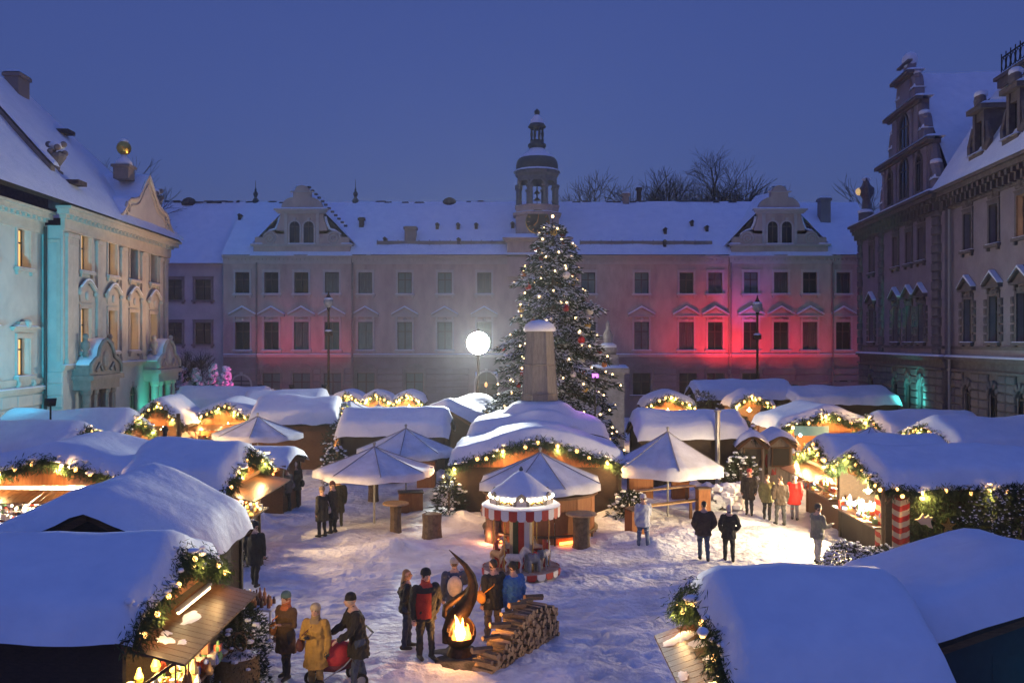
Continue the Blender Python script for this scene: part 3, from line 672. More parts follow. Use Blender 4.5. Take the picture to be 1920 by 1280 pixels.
# curved gable over the middle bays
gu = (Lx(192) + Lx(322)) / 2; half = 5.0
out = [(half, 0), (half, .25), (half * .86, .5), (half * .74, .95), (half * .70, 1.3), (half * .60, 1.55), (half * .48, 1.62), (half * .36, 1.8), (half * .24, 2.3), (half * .12, 2.95), (half * .04, 3.3), (0, 3.4)]
pts = out + [(-x, z) for x, z in out[-2::-1]]
b = MB(); n = len(pts); m = len(out); v = [(x, -.25, z) for x, z in pts] + [(x, .35, z) for x, z in pts]; f = []
for i in range(m - 2): f += [(n - 1 - i, i, i + 1, n - 2 - i)]
f += [(m, m - 2, m - 1)] + [(i, n + i, n + i + 1, i + 1) for i in range(n - 1)]
b.add(v, f); gb = b.build('gable', 'left_wall', left, loc=(gu, -.2, 13.22))
b = MB(); b.tube([(x, -.3, z) for x, z in pts], .10, 6); b.tube([(x * .86, -.27, z * .86 - .05) for x, z in pts], .05, 5)
for s in (-1, 1):
    q = []
    for i in range(14):
        a = i / 13 * 3 * math.pi; r = .42 * (1 - i / 16); q.append((s * (half * .66 + r * math.cos(a)), -.3, 1.0 + r * math.sin(a)))
    b.tube(q, .05, 5)
b.build('gable_moulding', 'left_trim', gb)
b = MB(); vs = []; fs = []
for i, (x, z) in enumerate(pts):
    for j in range(6): vs.append((x, -.38 + 3.6 * j / 5, z + .12 + (.06 if 0 < j else 0)))
for i in range(n - 1):
    for j in range(5): fs.append((i * 6 + j, i * 6 + j + 1, (i + 1) * 6 + j + 1, (i + 1) * 6 + j))
b.add(vs, fs); b.build('gable_snow', 'snow', gb, True)
b = MB(); b.box(-.5, .5, .0, .9, 3.2, 3.9); b.box(-.6, .6, -.1, 1.0, 3.9, 4.05); ped = b.build('ball_pedestal', 'trim_dark', gb, loc=(-1.2, .3, -.2))
b = MB(); b.lathe([(.52, 4.05), (.45, 4.3), (.2, 4.55), (.12, 4.75)], 12, (0, .45)); b.ball((0, .45, 5.52), .25, 10, 6, (1, 1, .6)); b.build('pedestal_snow', 'snow', ped, True)
b = MB(); b.ball((0, .45, 5.1), .43, 16, 10); b.build('gilded_ball', 'gold', ped, True)
# urns on the cornice
for (u, sc) in ((Lx(140), 1.0), (Lx(318), .9)):
    b = MB(); b.lathe([(.3, 0), (.3, .5), (.14, .6), (.16, .8), (.45, 1.25), (.42, 1.4), (.2, 1.5)], 10)
    for i in range(7):
        a = i * .9; b.ball((.38 * math.cos(a), .38 * math.sin(a), 1.5 + .2 * (i % 3)), .17, 6, 5)
    u_ = b.build('urn', 'trim_dark', left, loc=(u, .9, 14.7)); b = MB(); b.box(-.3, .3, -.3, .3, -1.4, 0); b.build('urn_plinth', 'trim_dark', u_); b = MB(); b.ball((0, 0, 1.85), .42, 8, 5, (1, 1, .5)); b.build('urn_snow', 'snow', u_, True)
# two baroque portals
def portal(px, mt):
    u = Lx(px); b = MB()
    b.box(-1.9, 1.9, -.9, -.001, 4.0, 4.5); b.box(-2.05, 2.05, -1.1, -.002, 4.5, 4.75)
    o = b.build('portal', mt, left, loc=(u, 0, 0))
    for s in (-1, 1):
        for dx in (.75, 1.55):
            b = MB(); b.box(s * dx - .3 if s > 0 else s * dx - .3, s * dx + .3, -.85, -.003, -.2, .9); b.lathe([(.24, .9), (.21, 3.7), (.28, 3.8), (.3, 4.0)], 10, (s * dx, -.55)); b.build('column', mt, o)
        b = MB(); b.tube([(s * 2.0, -.95, 4.85), (s * 1.95, -.95, 5.3), (s * 1.5, -.95, 5.55), (s * 1.05, -.95, 5.7), (s * .85, -.95, 6.15), (s * .4, -.95, 6.5), (0, -.95, 6.6)], .11, 8); b.build('pediment_scroll', mt, o, True)
        b = MB(); b.lathe([(.14, 0), (.2, .15), (.1, .25), (.24, .5), (.24, .75), (.1, .85), (.13, 1.0), (.05, 1.1)], 8); b.ball((0, 0, 1.05), .17, 8, 6); b.build('portal_bust', mt, o, True, (s * 1.55, -.5, 5.7)); 
        b = MB(); b.tube([(s * 2.02, -.5, 5.3), (s * 1.5, -.5, 5.6), (s * 1.05, -.5, 5.74), (s * .85, -.5, 6.18), (s * .4, -.5, 6.54), (0, -.5, 6.64)], [(.5, .05), (.5, .09), (.5, .09), (.5, .08), (.5, .08), (.5, .07)], 8, up=(0, 0, 1)); b.build('portal_snow', 'snow', o, True)
    b = MB(); b.prism([(-2.0, 4.76), (2.0, 4.76), (1.95, 5.3), (1.5, 5.55), (1.05, 5.7), (.85, 6.15), (.4, 6.5), (0, 6.6), (-.4, 6.5), (-.85, 6.15), (-1.05, 5.7), (-1.5, 5.55), (-1.95, 5.3)], -.9, -.01); b.ball((0, -.9, 5.5), .5, 10, 6, (1, .4, 1.1)); b.tube([(-1.3, -.92, 4.95), (-.9, -.95, 5.35), (-.5, -.95, 5.0)], .09, 6); b.tube([(1.3, -.92, 4.95), (.9, -.95, 5.35), (.5, -.95, 5.0)], .09, 6); b.build('cartouche', mt, o, False)
    arch_window(o, 0, 0.1, 1.25, 3.4, y=-.12, tm='left_trim', gm='wood_dark', name='door')
portal(166, 'trim_dark'); portal(290, 'left_trim')

# ================================================================== RIGHT PALACE (dark, stepped gable)
RR = math.atan2(-1, -.0967)
right = thing('palace', 'dark renaissance palace wing with rusticated base and stepped snowy gable', 'palace', (27.5, 72, 0), RR)
def Rx(px): return (72 - 20.54 / ((px - 960) / F - .0967)) / .9953
RM = ('right_trim', 'frame', 'glass'); RMl = ('right_trim', 'frame', 'glow')
PX = 17.8
upx = [1635, 1680, 1705, 1728]; wpx = [1805, 1853, 1905]
us = [Rx(p) for p in upx] + [Rx(p) for p in wpx] + [Rx(1905) + 3.2, Rx(1905) + 6.4, Rx(1905) + 9.6]
ops = []
for u in us: ops += [(u - .52, u + .52, 11.65, 13.75), (u - .52, u + .52, 6.45, 8.9), (u - .42, u + .42, 1.2, 4.0)]
b1 = MB(); b2 = MB()
for (a, c, y) in ((0, PX, 0), (PX, 42, .3)):
    oo = [o for o in ops if a < o[0] < c]; wall(b1, a, c, 5.5, 14.6, [o for o in oo if o[2] > 5], .4, y); wall(b2, a, c, -.3, 5.5, [o for o in oo if o[2] < 5], .4, y)
b1.add([(0, 0, 5.5), (0, 6, 5.5), (0, 6, 14.6), (0, 0, 14.6)], [(0, 3, 2, 1)]); b1.add([(PX, 0, 5.5), (PX, .3, 5.5), (PX, .3, 14.6), (PX, 0, 14.6)], [(0, 1, 2, 3)]); b2.add([(PX, 0, -.3), (PX, .3, -.3), (PX, .3, 5.5), (PX, 0, 5.5)], [(0, 1, 2, 3)])
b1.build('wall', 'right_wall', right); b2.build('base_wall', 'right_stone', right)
for i, u in enumerate(us):
    y = 0 if u < PX else .3
    window(right, u, 11.65, 1.04, 2.1, RMl if i in (6, 8) else RM, 'arc', y=y, recess=.34, aw=.2); window(right, u, 6.45, 1.04, 2.45, RM, 'tri', y=y, recess=.34, aw=.22)
    o = arch_window(right, u, 1.2, .84, 2.8, y=y + .12, tm='right_stone')
    for s in (-1, 1):      # rusticated jambs beside the first floor windows
        for r in range(5):
            def jb(): b = MB(); b.cham(-.16, .16, -.14, -.001, .01, .38, .05); return b.mesh('right_trim')
            obj('jamb_stone', cached('jb', jb), right, (u + s * .92, y, 6.5 + r * .47))
# base blocks
edges = [0]
for u in us: edges += [u - .58, u + .58]
edges.append(30.5)
for i in range(0, len(edges) - 1, 2):
    a, c = edges[i], edges[i + 1]
    if a > 30 or c - a < .3: continue
    segs = [(a, c)] if not a < PX < c else [(a, PX - .02), (PX + .02, c)]
    for (a, c) in segs:
        c = min(c, 30.5); n = max(1, round((c - a) / 1.15)); w = (c - a) / n
        for k in range(n):
            for r in range(8):
                q = a + k * w; y = 0 if q + w / 2 < PX else .3
                def bk(): b = MB(); b.cham(.02, w - .02, -.13, -.001, .02, .45, .06); return b.mesh('right_stone')
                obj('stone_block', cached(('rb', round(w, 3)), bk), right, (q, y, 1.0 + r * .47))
for u in us[:8]:       # voussoirs over the arches
    y = 0 if u < PX else .3
    for k in range(5):
        a = math.pi * (.14 + .72 * k / 4)
        def vo(): b = MB(); b.cham(-.13, .13, -.17, -.001, .44, .85, .04); return b.mesh('right_stone')
        obj('voussoir', cached('vo', vo), right, (u, y, 3.6), rot=(0, math.pi / 2 - a, 0))
for u0 in (.35, 5.75, 16.7):
    for r in range(16):
        w = .95 if r % 2 else .7
        if u0 > 10: w += .35
        def qn(): b = MB(); b.cham(-w / 2, w / 2, -.2, -.001, .015, .54, .07); return b.mesh('right_stone')
        obj('quoin', cached(('qn', w), qn), right, (u0, 0, 5.75 + r * .555))
bt = MB(); sn = MB()
for (a, c, y) in ((0, PX, 0), (PX, 42, .3)):
    cornice(bt, a, c, 5.3, [(.14, .16), (.16, .32)], y, False); cornice(bt, a, c, 6.05, [(.18, .14)], y, False); cornice(bt, a, c, 14.3, [(.14, .12), (.45, .16), (.2, .4), (.25, .75), (.16, .95)], y, False)
    snowstrip(sn, a, c, y - .36, y + .03, 5.6, .12); snowstrip(sn, a, c, y - 1.0, y + .2, 15.5, .18)
    cornice(bt, a, c, 4.78, [(.12, .2)], y, False)
bt.build('cornice', 'right_trim', right); sn.build('ledge_snow', 'snow', right, True)
for k in range(44):
    x = .3 + k * .68; y = 0 if x < PX else .3
    def rb(): b = MB(); b.box(-.13, .13, -.66, -.17, .1, .36); b.box(-.1, .1, -.5, -.17, -.3, .098); return b.mesh('right_trim')
    obj('bracket', cached('rbr', rb), right, (x, y, 14.72))
b = MB(); b.tube([(PX + .5, .1, .3), (PX + .5, .1, 14.3)], .09, 8); b.build('drain_pipe', 'pole', right)
# stepped gable
gc = 11.4; tiers = [(5.5, 15.5, 19.0), (3.5, 19.0, 22.0), (1.9, 22.0, 24.1)]
g_ = MB(); cg = MB(); sg = MB()
for i, (hw, z0, z1) in enumerate(tiers):
    g_.box(-hw + .9, hw - .9, -.25, .45, z0, z1); g_.box(-hw, -hw + .9, -.2, .4, z0, z0 + .9); g_.box(hw - .9, hw, -.2, .4, z0, z0 + .9)
    for s in (-1, 1): g_.lathe([(.3, z0 + .9), (.42, z0 + 1.1), (.2, z0 + 1.3), (.36, z0 + 1.7), (.1, z0 + 2.1)], 8, (s * (hw - .45), .1)); g_.tube([(s * (hw - .1), .1, z0 + .9), (s * (hw - .55), .1, z0 + 1.7), (s * (hw - .95), .1, z1 - .4)], [.35, .4, .25], 8, flat=.8)
    cornice(cg, -hw + .5, hw - .5, z1 - .35, [(.15, .15), (.2, .4)], -.25); sg_z = z1
    snowstrip(sg, -hw + .1, hw - .1, -.7, .5, z1, .16); snowstrip(sg, -hw - .05, -hw + .8, -.3, .5, z0 + .9, .35); snowstrip(sg, hw - .8, hw + .05, -.3, .5, z0 + .9, .35)
    for s in (-1, 1): sg.ball((s * (hw - .6), .05, z0 + 2.0), .42, 8, 5, (1.1, .9, .5))
g_.box(-.5, .5, -.15, .35, 24.1, 24.9); cornice(cg, -.9, .9, 24.85, [(.12, .25)], -.15); sg.ball((0, .1, 25.2), .7, 10, 6, (1, .7, .8))
go = g_.build('gable', 'right_wall', right, loc=(gc, 0, 0)); cg.build('gable_moulding', 'right_trim', go); sg.build('gable_snow', 'snow', go, True)
for (u, z, w, h) in ((-2.9, 16.0, .9, 2.3), (0, 16.0, 1.5, 2.6), (2.9, 16.0, .9, 2.3), (0, 19.3, 1.5, 2.2)): arch_window(go, u, z, w, h, y=-.25, tm='right_trim')
for (u, z0, z1) in ((-1.7, 15.6, 18.6), (1.7, 15.6, 18.6), (-4.2, 15.6, 18.6), (4.2, 15.6, 18.6), (-1.5, 19.1, 21.6), (1.5, 19.1, 21.6)):
    b = MB(); b.box(u - .22, u + .22, -.36, -.252, z0, z1); b.box(u - .3, u + .3, -.42, -.253, z1 - .25, z1 - .05); b.build('pilaster', 'right_wall', go)
# roofs
rf = MB(); rf.add([(gc - 7, .4, 15.4), (gc + 7, .4, 15.4), (gc, .4, 24.0), (gc - 7, 14, 15.4), (gc + 7, 14, 15.4), (gc, 14, 24.0)], [(0, 2, 5, 3), (1, 4, 5, 2)])
rf.add([(PX, -.4, 15.4), (42, -.4, 15.4), (42, 3.2, 21.3), (PX - 2, 3.2, 21.3), (42, 12, 21.3), (PX - 2, 12, 21.3)], [(0, 1, 2, 3), (3, 2, 4, 5)]); rf.add([(-.6, -.5, 15.4), (6, -.5, 15.4), (6, 6, 19.5), (-.6, 6, 18)], [(0, 1, 2, 3)])
roofR = rf.build('roof', 'tile', right)
sn = MB()
for s in (-1, 1):
    vs = []; fs = []
    for i in range(17):
        for j in range(17):
            q = i / 16; y = .35 + 13.6 * j / 16; x = gc + s * 7.1 * (1 - q); vs.append((x, y, 15.5 + 8.7 * q + .12 + .05 * float(N2(x, y, .9, 3))))
    for i in range(16):
        for j in range(16): fs.append((i * 17 + j, i * 17 + j + 1, (i + 1) * 17 + j + 1, (i + 1) * 17 + j))
    sn.add(vs, fs)
roofsnow(sn, PX - .5, 42, -.6, 15.5, 3.1, 21.35, .05, 40, 12, t=.12); roofsnow(sn, -.8, 6, -.7, 15.5, 6, 19.6, .05, 10, 8, t=.12); sn.build('roof_snow', 'snow', roofR, True)
b = MB(); b.box(PX + .6, 42, 2.75, 3.5, 21.3, 21.75); b.box(PX + .4, 42, 2.6, 3.5, 21.75, 21.95); b.build('roof_terrace_edge', 'right_trim', roofR)
b = MB(); snowstrip(b, PX + .4, 42, 2.6, 3.5, 21.95, .12); b.build('terrace_snow', 'snow', roofR, True)
b = MB(); x = PX + .7; b.bar((x, 2.95, 23.05), (42, 2.95, 23.05), .07); b.bar((x, 2.95, 22.15), (42, 2.95, 22.15), .06)
while x < 34:
    b.bar((x, 2.95, 22.0), (x, 2.95, 23.3), .05); c_ = [(x + .3 + .26 * math.cos(a * math.pi / 4), 2.95, 22.6 + .36 * math.sin(a * math.pi / 4)) for a in range(9)]; b.tube(c_, .03, 4, False); x += .6
b.build('roof_railing', 'black', roofR)
for i, u in enumerate((22.4, 26.6, 31.0)):
    b = MB(); b.box(-.9, .9, -.35, 2.2, 16.3, 16.7); b.box(-.75, -.45, -.2, 2, 16.7, 19.0); b.box(.45, .75, -.2, 2, 16.7, 19.0); b.box(-.45, .45, -.1, 2, 18.5, 19.0); b.box(-1.0, 1.0, -.45, 2.2, 19.0, 19.25); b.ball((0, -.1, 19.6), .5, 10, 6, (1, .6, 1)); b.tube([(-.95, -.15, 16.8), (-1.25, -.1, 17.3), (-.9, -.1, 18.3)], [.25, .2, .1], 6); b.tube([(.95, -.15, 16.8), (1.25, -.1, 17.3), (.9, -.1, 18.3)], [.25, .2, .1], 6)
    dm = b.build('dormer', 'right_trim', roofR, loc=(u, .3, 0)); b = MB(); b.box(-.45, .45, .1, .16, 16.72, 18.48); b.build('dormer_pane', 'glass', dm)
    b = MB(); snowstrip(b, -1.05, 1.05, -.5, 2.3, 19.25, .2); snowstrip(b, -1.0, 1.0, -.5, .1, 16.7, .12); b.ball((0, -.05, 19.95), .45, 8, 5, (1, .8, .6)); b.build('dormer_snow', 'snow', dm, True)
# lantern statue on the far corner of the cornice
b = MB(); b.lathe([(.6, 15.5), (.6, 16.3), (.35, 16.5), (.3, 17.4), (.55, 17.8), (.6, 18.2), (.3, 18.5), (.1, 18.9)], 8); b.tube([(.3, 0, 17.4), (.9, -.2, 18.2), (.7, -.2, 18.9)], [.2, .14, .06], 6); b.tube([(-.3, 0, 17.4), (-.8, -.1, 18.3), (-.4, 0, 19.1)], [.2, .14, .06], 6); cs = b.build('corner_statue', 'right_trim', right, loc=(2.2, -.1, 0)); b = MB(); b.ball((-.1, -.5, 18.0), .3, 8, 6); b.build('statue_lantern', 'glow_soft', cs, True); b = MB(); b.ball((0, 0, 18.95), .35, 8, 5, (1, 1, .5)); b.ball((0, -.1, 16.45), .6, 8, 5, (1, 1, .35)); b.build('statue_snow', 'snow', cs, True)

# ================================================================== MARKET HELPERS
def sprig(mb, p, d, l, w, r=rnd):
    """one drooping fir sprig: a thin crossed blade"""
    d = Vector(d).normalized(); a = d.cross(Vector((r.uniform(-1, 1), r.uniform(-1, 1), r.uniform(-1, 1))))
    if a.length < 1e-3: a = Vector((1, 0, 0))
    a.normalize(); p = Vector(p); e = p + d * l; m = p + d * l * .4; c = d.cross(a)
    mb.add([p, m + a * w, e, m - a * w, m + c * w, m - c * w], [(0, 1, 2, 3), (0, 4, 2, 5)])
def fir_mesh(pts, per_m, l=.2, w=.03, thick=.1, droop=.25, out=(0, 0, 0), seed=1, m='fir'):
    r = random.Random(seed); b = MB()
    for i in range(len(pts) - 1):
        a, c = Vector(pts[i]), Vector(pts[i + 1]); n = max(1, int((c - a).length * per_m))
        for k in range(n):
            p = a.lerp(c, r.random()) + Vector((r.gauss(0, thick * .5), r.gauss(0, thick * .5), r.gauss(0, thick * .5)))
            d = Vector((r.gauss(0, 1), r.gauss(0, 1), r.gauss(0, .8) - droop)) + Vector(out); sprig(b, p, d, l * r.uniform(.6, 1.4), w * r.uniform(.7, 1.3), r)
    return b.mesh(m)
def clumps_mesh(pts, n, r0, seed=1, spread=.08, flat=.6):
    """soft blobs of snow caught on greenery"""
    r = random.Random(seed); b = MB()
    for k in range(n):
        i = r.randrange(len(pts) - 1); p = Vector(pts[i]).lerp(Vector(pts[i + 1]), r.random()) + Vector((r.gauss(0, spread), r.gauss(0, spread), abs(r.gauss(0, spread))))
        b.ball(p, r0 * r.uniform(.5, 1.3), 6, 4, (r.uniform(.8, 1.5), r.uniform(.8, 1.5), flat * r.uniform(.7, 1.3)))
    return b.mesh('snow', True)
def bulb_mesh(m, r): 
    def fn(): b = MB(); b.ball((0, 0, 0), r, 8, 6, (1, 1, 1.15)); return b.mesh(m, True)
    return cached(('bulb', m, r), fn)
def lights_string(label, pts, n, loc=(0, 0, 0), rz=0, r=.045, m='bulb', seed=1, group='strings of warm bulbs on the stalls', jit=.05, off=(0, 0, 0), power=75):
    rr = random.Random(seed); L = [0]
    for i in range(len(pts) - 1): L.append(L[-1] + (Vector(pts[i + 1]) - Vector(pts[i])).length)
    wire = MB(); q = [Vector(p) + Vector(off) for p in pts]; wire.tube(q, .008, 4)
    o = thing('string_lights', label, 'string lights', loc, rz, group); wire.build('wire', 'black', o)
    for k in range(n):
        s = L[-1] * (k + .5 + rr.uniform(-.3, .3)) / n; i = max(j for j in range(len(L)) if L[j] <= s); i = min(i, len(pts) - 2)
        p = q[i].lerp(q[i + 1], (s - L[i]) / max(1e-6, L[i + 1] - L[i])) + Vector((rr.uniform(-jit, jit), rr.uniform(-jit, jit), rr.uniform(-jit, jit)))
        bo = obj('bulb', bulb_mesh(m, r), o, p)
        if k % 3 == 1: light('POINT', bo, tuple(Vector(off) * 1.2 + Vector((0, 0, -r - .05))), (1, .58, .22), power, .04)
    return o
def snow_cover(L, W, ez, rz_, t, ov=.12, seed=1, sag=0.0, e=.28, r=.34):
    """thick snow on a gabled roof, ridge along x"""
    nx, ny = max(14, int(L / .22)), max(14, int(W / .2)); hl, hw = L / 2 + ov, W / 2 + ov; k = (rz_ - ez) / (W / 2); t *= 1.2
    b = MB(); vs = []; fs = []
    def par(n, h):      # grid lines packed towards the edges
        a = [-1 + 2 * i / n for i in range(n + 1)]; return [h * (math.sin(q * math.pi / 2) * .35 + q * .65) for q in a]
    X = par(nx, hl); Y = par(ny, hw)
    for x in X:
        for y in Y:
            base = rz_ + .02 - k * (math.sqrt(y * y + e * e) - e * .75); dx = hl - abs(x); dy = hw - abs(y)
            wob = .16 * float(N2(x, y, 1.1, seed)) + .05 * float(N2(x, y, 3.1, seed + 1)); fx = min(1, dx / r); fy = min(1, dy / r)
            ex = math.sqrt(max(0, 1 - (1 - fx) ** 2)); ey = math.sqrt(max(0, 1 - (1 - fy) ** 2)); th = t * ex * ey * (1 + wob * 1.2)
            drop = (.10 + .05 * float(N2(x * 2, y * 2, 1.5, seed + 3))) * ((1 - fx) ** 2 * .7 + (1 - fy) ** 2)
            wx = .13 * float(N2(y, x * .2, 1.6, seed + 7)) * (1 - fx) ** .5; wy = .13 * float(N2(x, y * .2, 1.6, seed + 9)) * (1 - fy) ** .5
            vs.append((x + math.copysign(wx, x), y + math.copysign(wy, y), base + th - drop - sag * (1 - (x / hl) ** 2)))
    m = ny + 1
    for i in range(nx):
        for j in range(ny): fs.append((i * m + j, (i + 1) * m + j, (i + 1) * m + j + 1, i * m + j + 1))
    # underside
    o = len(vs); vs2 = [(-hl, -hw, 0), (-hl, 0, 0), (-hl, hw, 0), (hl, -hw, 0), (hl, 0, 0), (hl, hw, 0)]
    b.add(vs, fs); return b.mesh('snow', True)
def plank_mesh(w, h, t, m): 
    def fn(): b = MB(); b.box(-w / 2 - .003, w / 2 + .003, 0, t, 0, h); return b.mesh(m)
    return cached(('plank', round(w, 3), round(h, 3), t, m), fn)
STALLN = [0]
def stall(label, X, Y, rot, L, W, ez, rz_, ref='', gar='', flaps='', opens='', lamp=0, t=.3, wm='wood', seed=1, nb=0, planks=True, br=.045, sag=0.0, counter=True, lampcol=(1, .66, .28), gd=1.0, group='snow covered market stalls', lamppos=None, gout=.12, e=.28, trail=0.0, gmat=None):
    """gabled market hut, ridge along local x; sides: E,W = gable ends, S,N = long sides"""
    rz = R(rot); z0 = gz(X, Y) - .05
    o = thing('market_stall', label, 'stall', (X, Y, 0), rz, group)
    hl, hw = L / 2 - .12, W / 2 - .12; k = (rz_ - ez) / (W / 2)
    # roof boards
    for s in (-1, 1):
        b = MB(); n = 1
        b.add([(-L / 2 - .1, 0, rz_), (L / 2 + .1, 0, rz_), (L / 2 + .1, s * (W / 2 + .1), ez - k * .1), (-L / 2 - .1, s * (W / 2 + .1), ez - k * .1), (-L / 2 - .1, 0, rz_ - .07), (L / 2 + .1, 0, rz_ - .07), (L / 2 + .1, s * (W / 2 + .1), ez - k * .1 - .07), (-L / 2 - .1, s * (W / 2 + .1), ez - k * .1 - .07)],
              [(0, 1, 2, 3), (4, 7, 6, 5), (3, 2, 6, 7), (0, 3, 7, 4), (1, 5, 6, 2)]); b.build('roof_panel', 'wood_dark', o)
    obj('roof_snow', snow_cover(L, W, ez, rz_, t, seed=seed, sag=sag, e=e), o)
    for sx in (-1, 1):
        for sy in (-1, 1):
            b = MB(); b.box(sx * hl - .06, sx * hl + .06, sy * hw - .06, sy * hw + .06, z0, ez - .02); b.build('post', wm, o)
    for side in 'EWSN':
        ns = side in 'SN'; ln = (2 * hl if ns else 2 * hw) - .12; top = ez - .05
        if side in opens: top = 1.0
        def place(name, me, u, y, z, parent=o):
            if side == 'S': return obj(name, me, parent, (u, -hw - y, z))
            if side == 'N': return obj(name, me, parent, (-u, hw + y, z), math.pi)
            if side == 'E': return obj(name, me, parent, (hl + y, u, z), math.pi / 2)
            return obj(name, me, parent, (-hl - y, -u, z), -math.pi / 2)
        if planks:
            n = max(2, round(ln / .26)); pw = ln / n
            for i in range(n): place('plank', plank_mesh(pw, top - z0, .03, wm), -ln / 2 + pw * (i + .5), rnd.uniform(0, .008), z0)
        else:
            b = MB(); b.box(-ln / 2, ln / 2, 0, .03, 0, top - z0); place('wall', b.mesh(wm), 0, 0, z0)
        if not ns:
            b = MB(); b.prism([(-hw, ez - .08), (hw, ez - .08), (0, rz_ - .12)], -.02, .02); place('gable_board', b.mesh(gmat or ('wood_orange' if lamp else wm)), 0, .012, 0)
            for s in (-1, 1):
                b = MB(); b.bar((0, -.05, rz_ - .1), (s * (W / 2 + .1), -.05, ez - k * .1 - .1), .04, .2, (0, 0, 1)); place('bargeboard', b.mesh('wood'), 0, .08, 0)
        if side in opens and counter:
            b = MB(); b.box(-ln / 2, ln / 2, -.35, .2, 0, .05); place('counter', b.mesh('wood_flap'), 0, 0, 1.0)
        if side in flaps:      # raised shutter of separate boards used as an awning
            n = max(4, round((ln + .2) / .2)); pw = (ln + .2) / n; fl = 1.0 * gd
            for i in range(n):
                def fp(): b = MB(); b.add([(-pw / 2 + .006, 0, 0), (pw / 2 - .006, 0, 0), (pw / 2 - .006, -fl, -.22), (-pw / 2 + .006, -fl, -.22), (-pw / 2 + .006, 0, .035), (pw / 2 - .006, 0, .035), (pw / 2 - .006, -fl, -.185), (-pw / 2 + .006, -fl, -.185)], [(0, 3, 2, 1), (4, 5, 6, 7), (3, 7, 6, 2), (0, 4, 7, 3), (1, 2, 6, 5), (0, 1, 5, 4)]); return b.mesh('wood_flap')
                place('flap_board', cached(('fp', round(pw, 3), fl), fp), -ln / 2 - .1 + pw * (i + .5), .05, ez - .22)
            if Y < 20:
                rq = random.Random(seed)
                for i in range(9 if W < 3.5 else 5):
                    b = MB(); cx = rq.uniform(-ln * .42, ln * .42); cy = rq.uniform(-fl * .85, -fl * .1); rx_ = rq.uniform(.1, .36); ry_ = rq.uniform(.06, .2); nn = 14
                    ring = [(cx + rx_ * math.cos(2 * math.pi * j / nn) * rq.uniform(.6, 1.1), max(-fl + .01, min(-.02, cy + ry_ * math.sin(2 * math.pi * j / nn) * rq.uniform(.6, 1.1)))) for j in range(nn)]
                    zf = lambda y: .037 + .22 * y / fl
                    b.add([(cx, cy, zf(cy) + .022)] + [(x * .6 + cx * .4, y * .6 + cy * .4, zf(y * .6 + cy * .4) + .018) for x, y in ring] + [(x, y, zf(y)) for x, y in ring], [(0, 1 + j, 1 + (j + 1) % nn) for j in range(nn)] + [(1 + j, 1 + nn + j, 1 + nn + (j + 1) % nn, 1 + (j + 1) % nn) for j in range(nn)])
                    place('flap_snow', b.mesh('snow', True), 0, .05, ez - .22)
            for s in (-1, 1):
                b = MB(); b.bar((s * ln * .42, 0, ez - .95), (s * ln * .42, -fl * .8, ez - .46), .05); place('flap_strut', b.mesh('wood'), 0, .03, 0)
    if lamp:
        sx_ = (1 if 'E' in opens else -1 if 'W' in opens else 0); lp = lamppos or (sx_ * (hl - .55), 0, ez - .3)
        b = MB(); b.lathe([(.02, .22), (.03, .08), (.16, .0), (.15, -.01), (.02, .06)], 10); b.ball((0, 0, -.03), .06, 8, 6)
        lo = b.build('lamp', 'tube', o, loc=lp); light('POINT', lo, (0, 0, -.16), lampcol, lamp * 7.0, .12)
    # greenery and bulbs on gable ends
    STALLN[0] += 1
    for side in gar:
        s = {'E': 1, 'W': -1}.get(side, 0)
        if s:
            x = s * (L / 2 + gout); pts = [(x, -W / 2 - .1, ez - .12)]
            for q in range(1, 16):
                yy = (-1 + 2 * q / 16) * W / 2; pts.append((x + rnd.uniform(-.03, .05) * s, yy, rz_ - k * abs(yy) - .02 + rnd.uniform(-.06, .06)))
            pts.append((x, W / 2 + .1, ez - .12)); outv = (.5 * s, 0, -.15)
        else:
            s = -1 if side == 'S' else 1; y = s * (W / 2 + gout); pts = [(-L / 2 + L * q / 14, y + rnd.uniform(-.04, .04), ez - .12 + rnd.uniform(-.05, .05)) for q in range(15)]; outv = (0, .5 * s, -.3)
        gl = obj('fir_garland', fir_mesh(pts, 1500 if Y < 20 else 600 if Y < 40 else 260, .11 if Y < 20 else .2 if Y < 40 else .24, .0065 if Y < 20 else .011 if Y < 40 else .02, .19, 1.1, outv, seed + 5), None, (X, Y, 0), rz); tag(gl, 'fir garland trimming the %s of the ' % ('gable' if side in 'EW' else 'long eave') + ref, 'garland', 'fir garlands on stalls')
        gsn = obj('garland_snow', clumps_mesh(pts, int(9 * W), .075, seed + 2, .12), gl); gsn['kind'] = 'stuff'
        if nb: lights_string('warm bulbs along the %s of the ' % ('gable' if side in 'EW' else 'long eave') + ref, pts, nb, (X, Y, 0), rz, br, seed=seed, off=(.1 * s if side in 'EW' else 0, .1 * s if side in 'NS' else 0, -.03), power=15 if Y < 20 else 120)
    return o
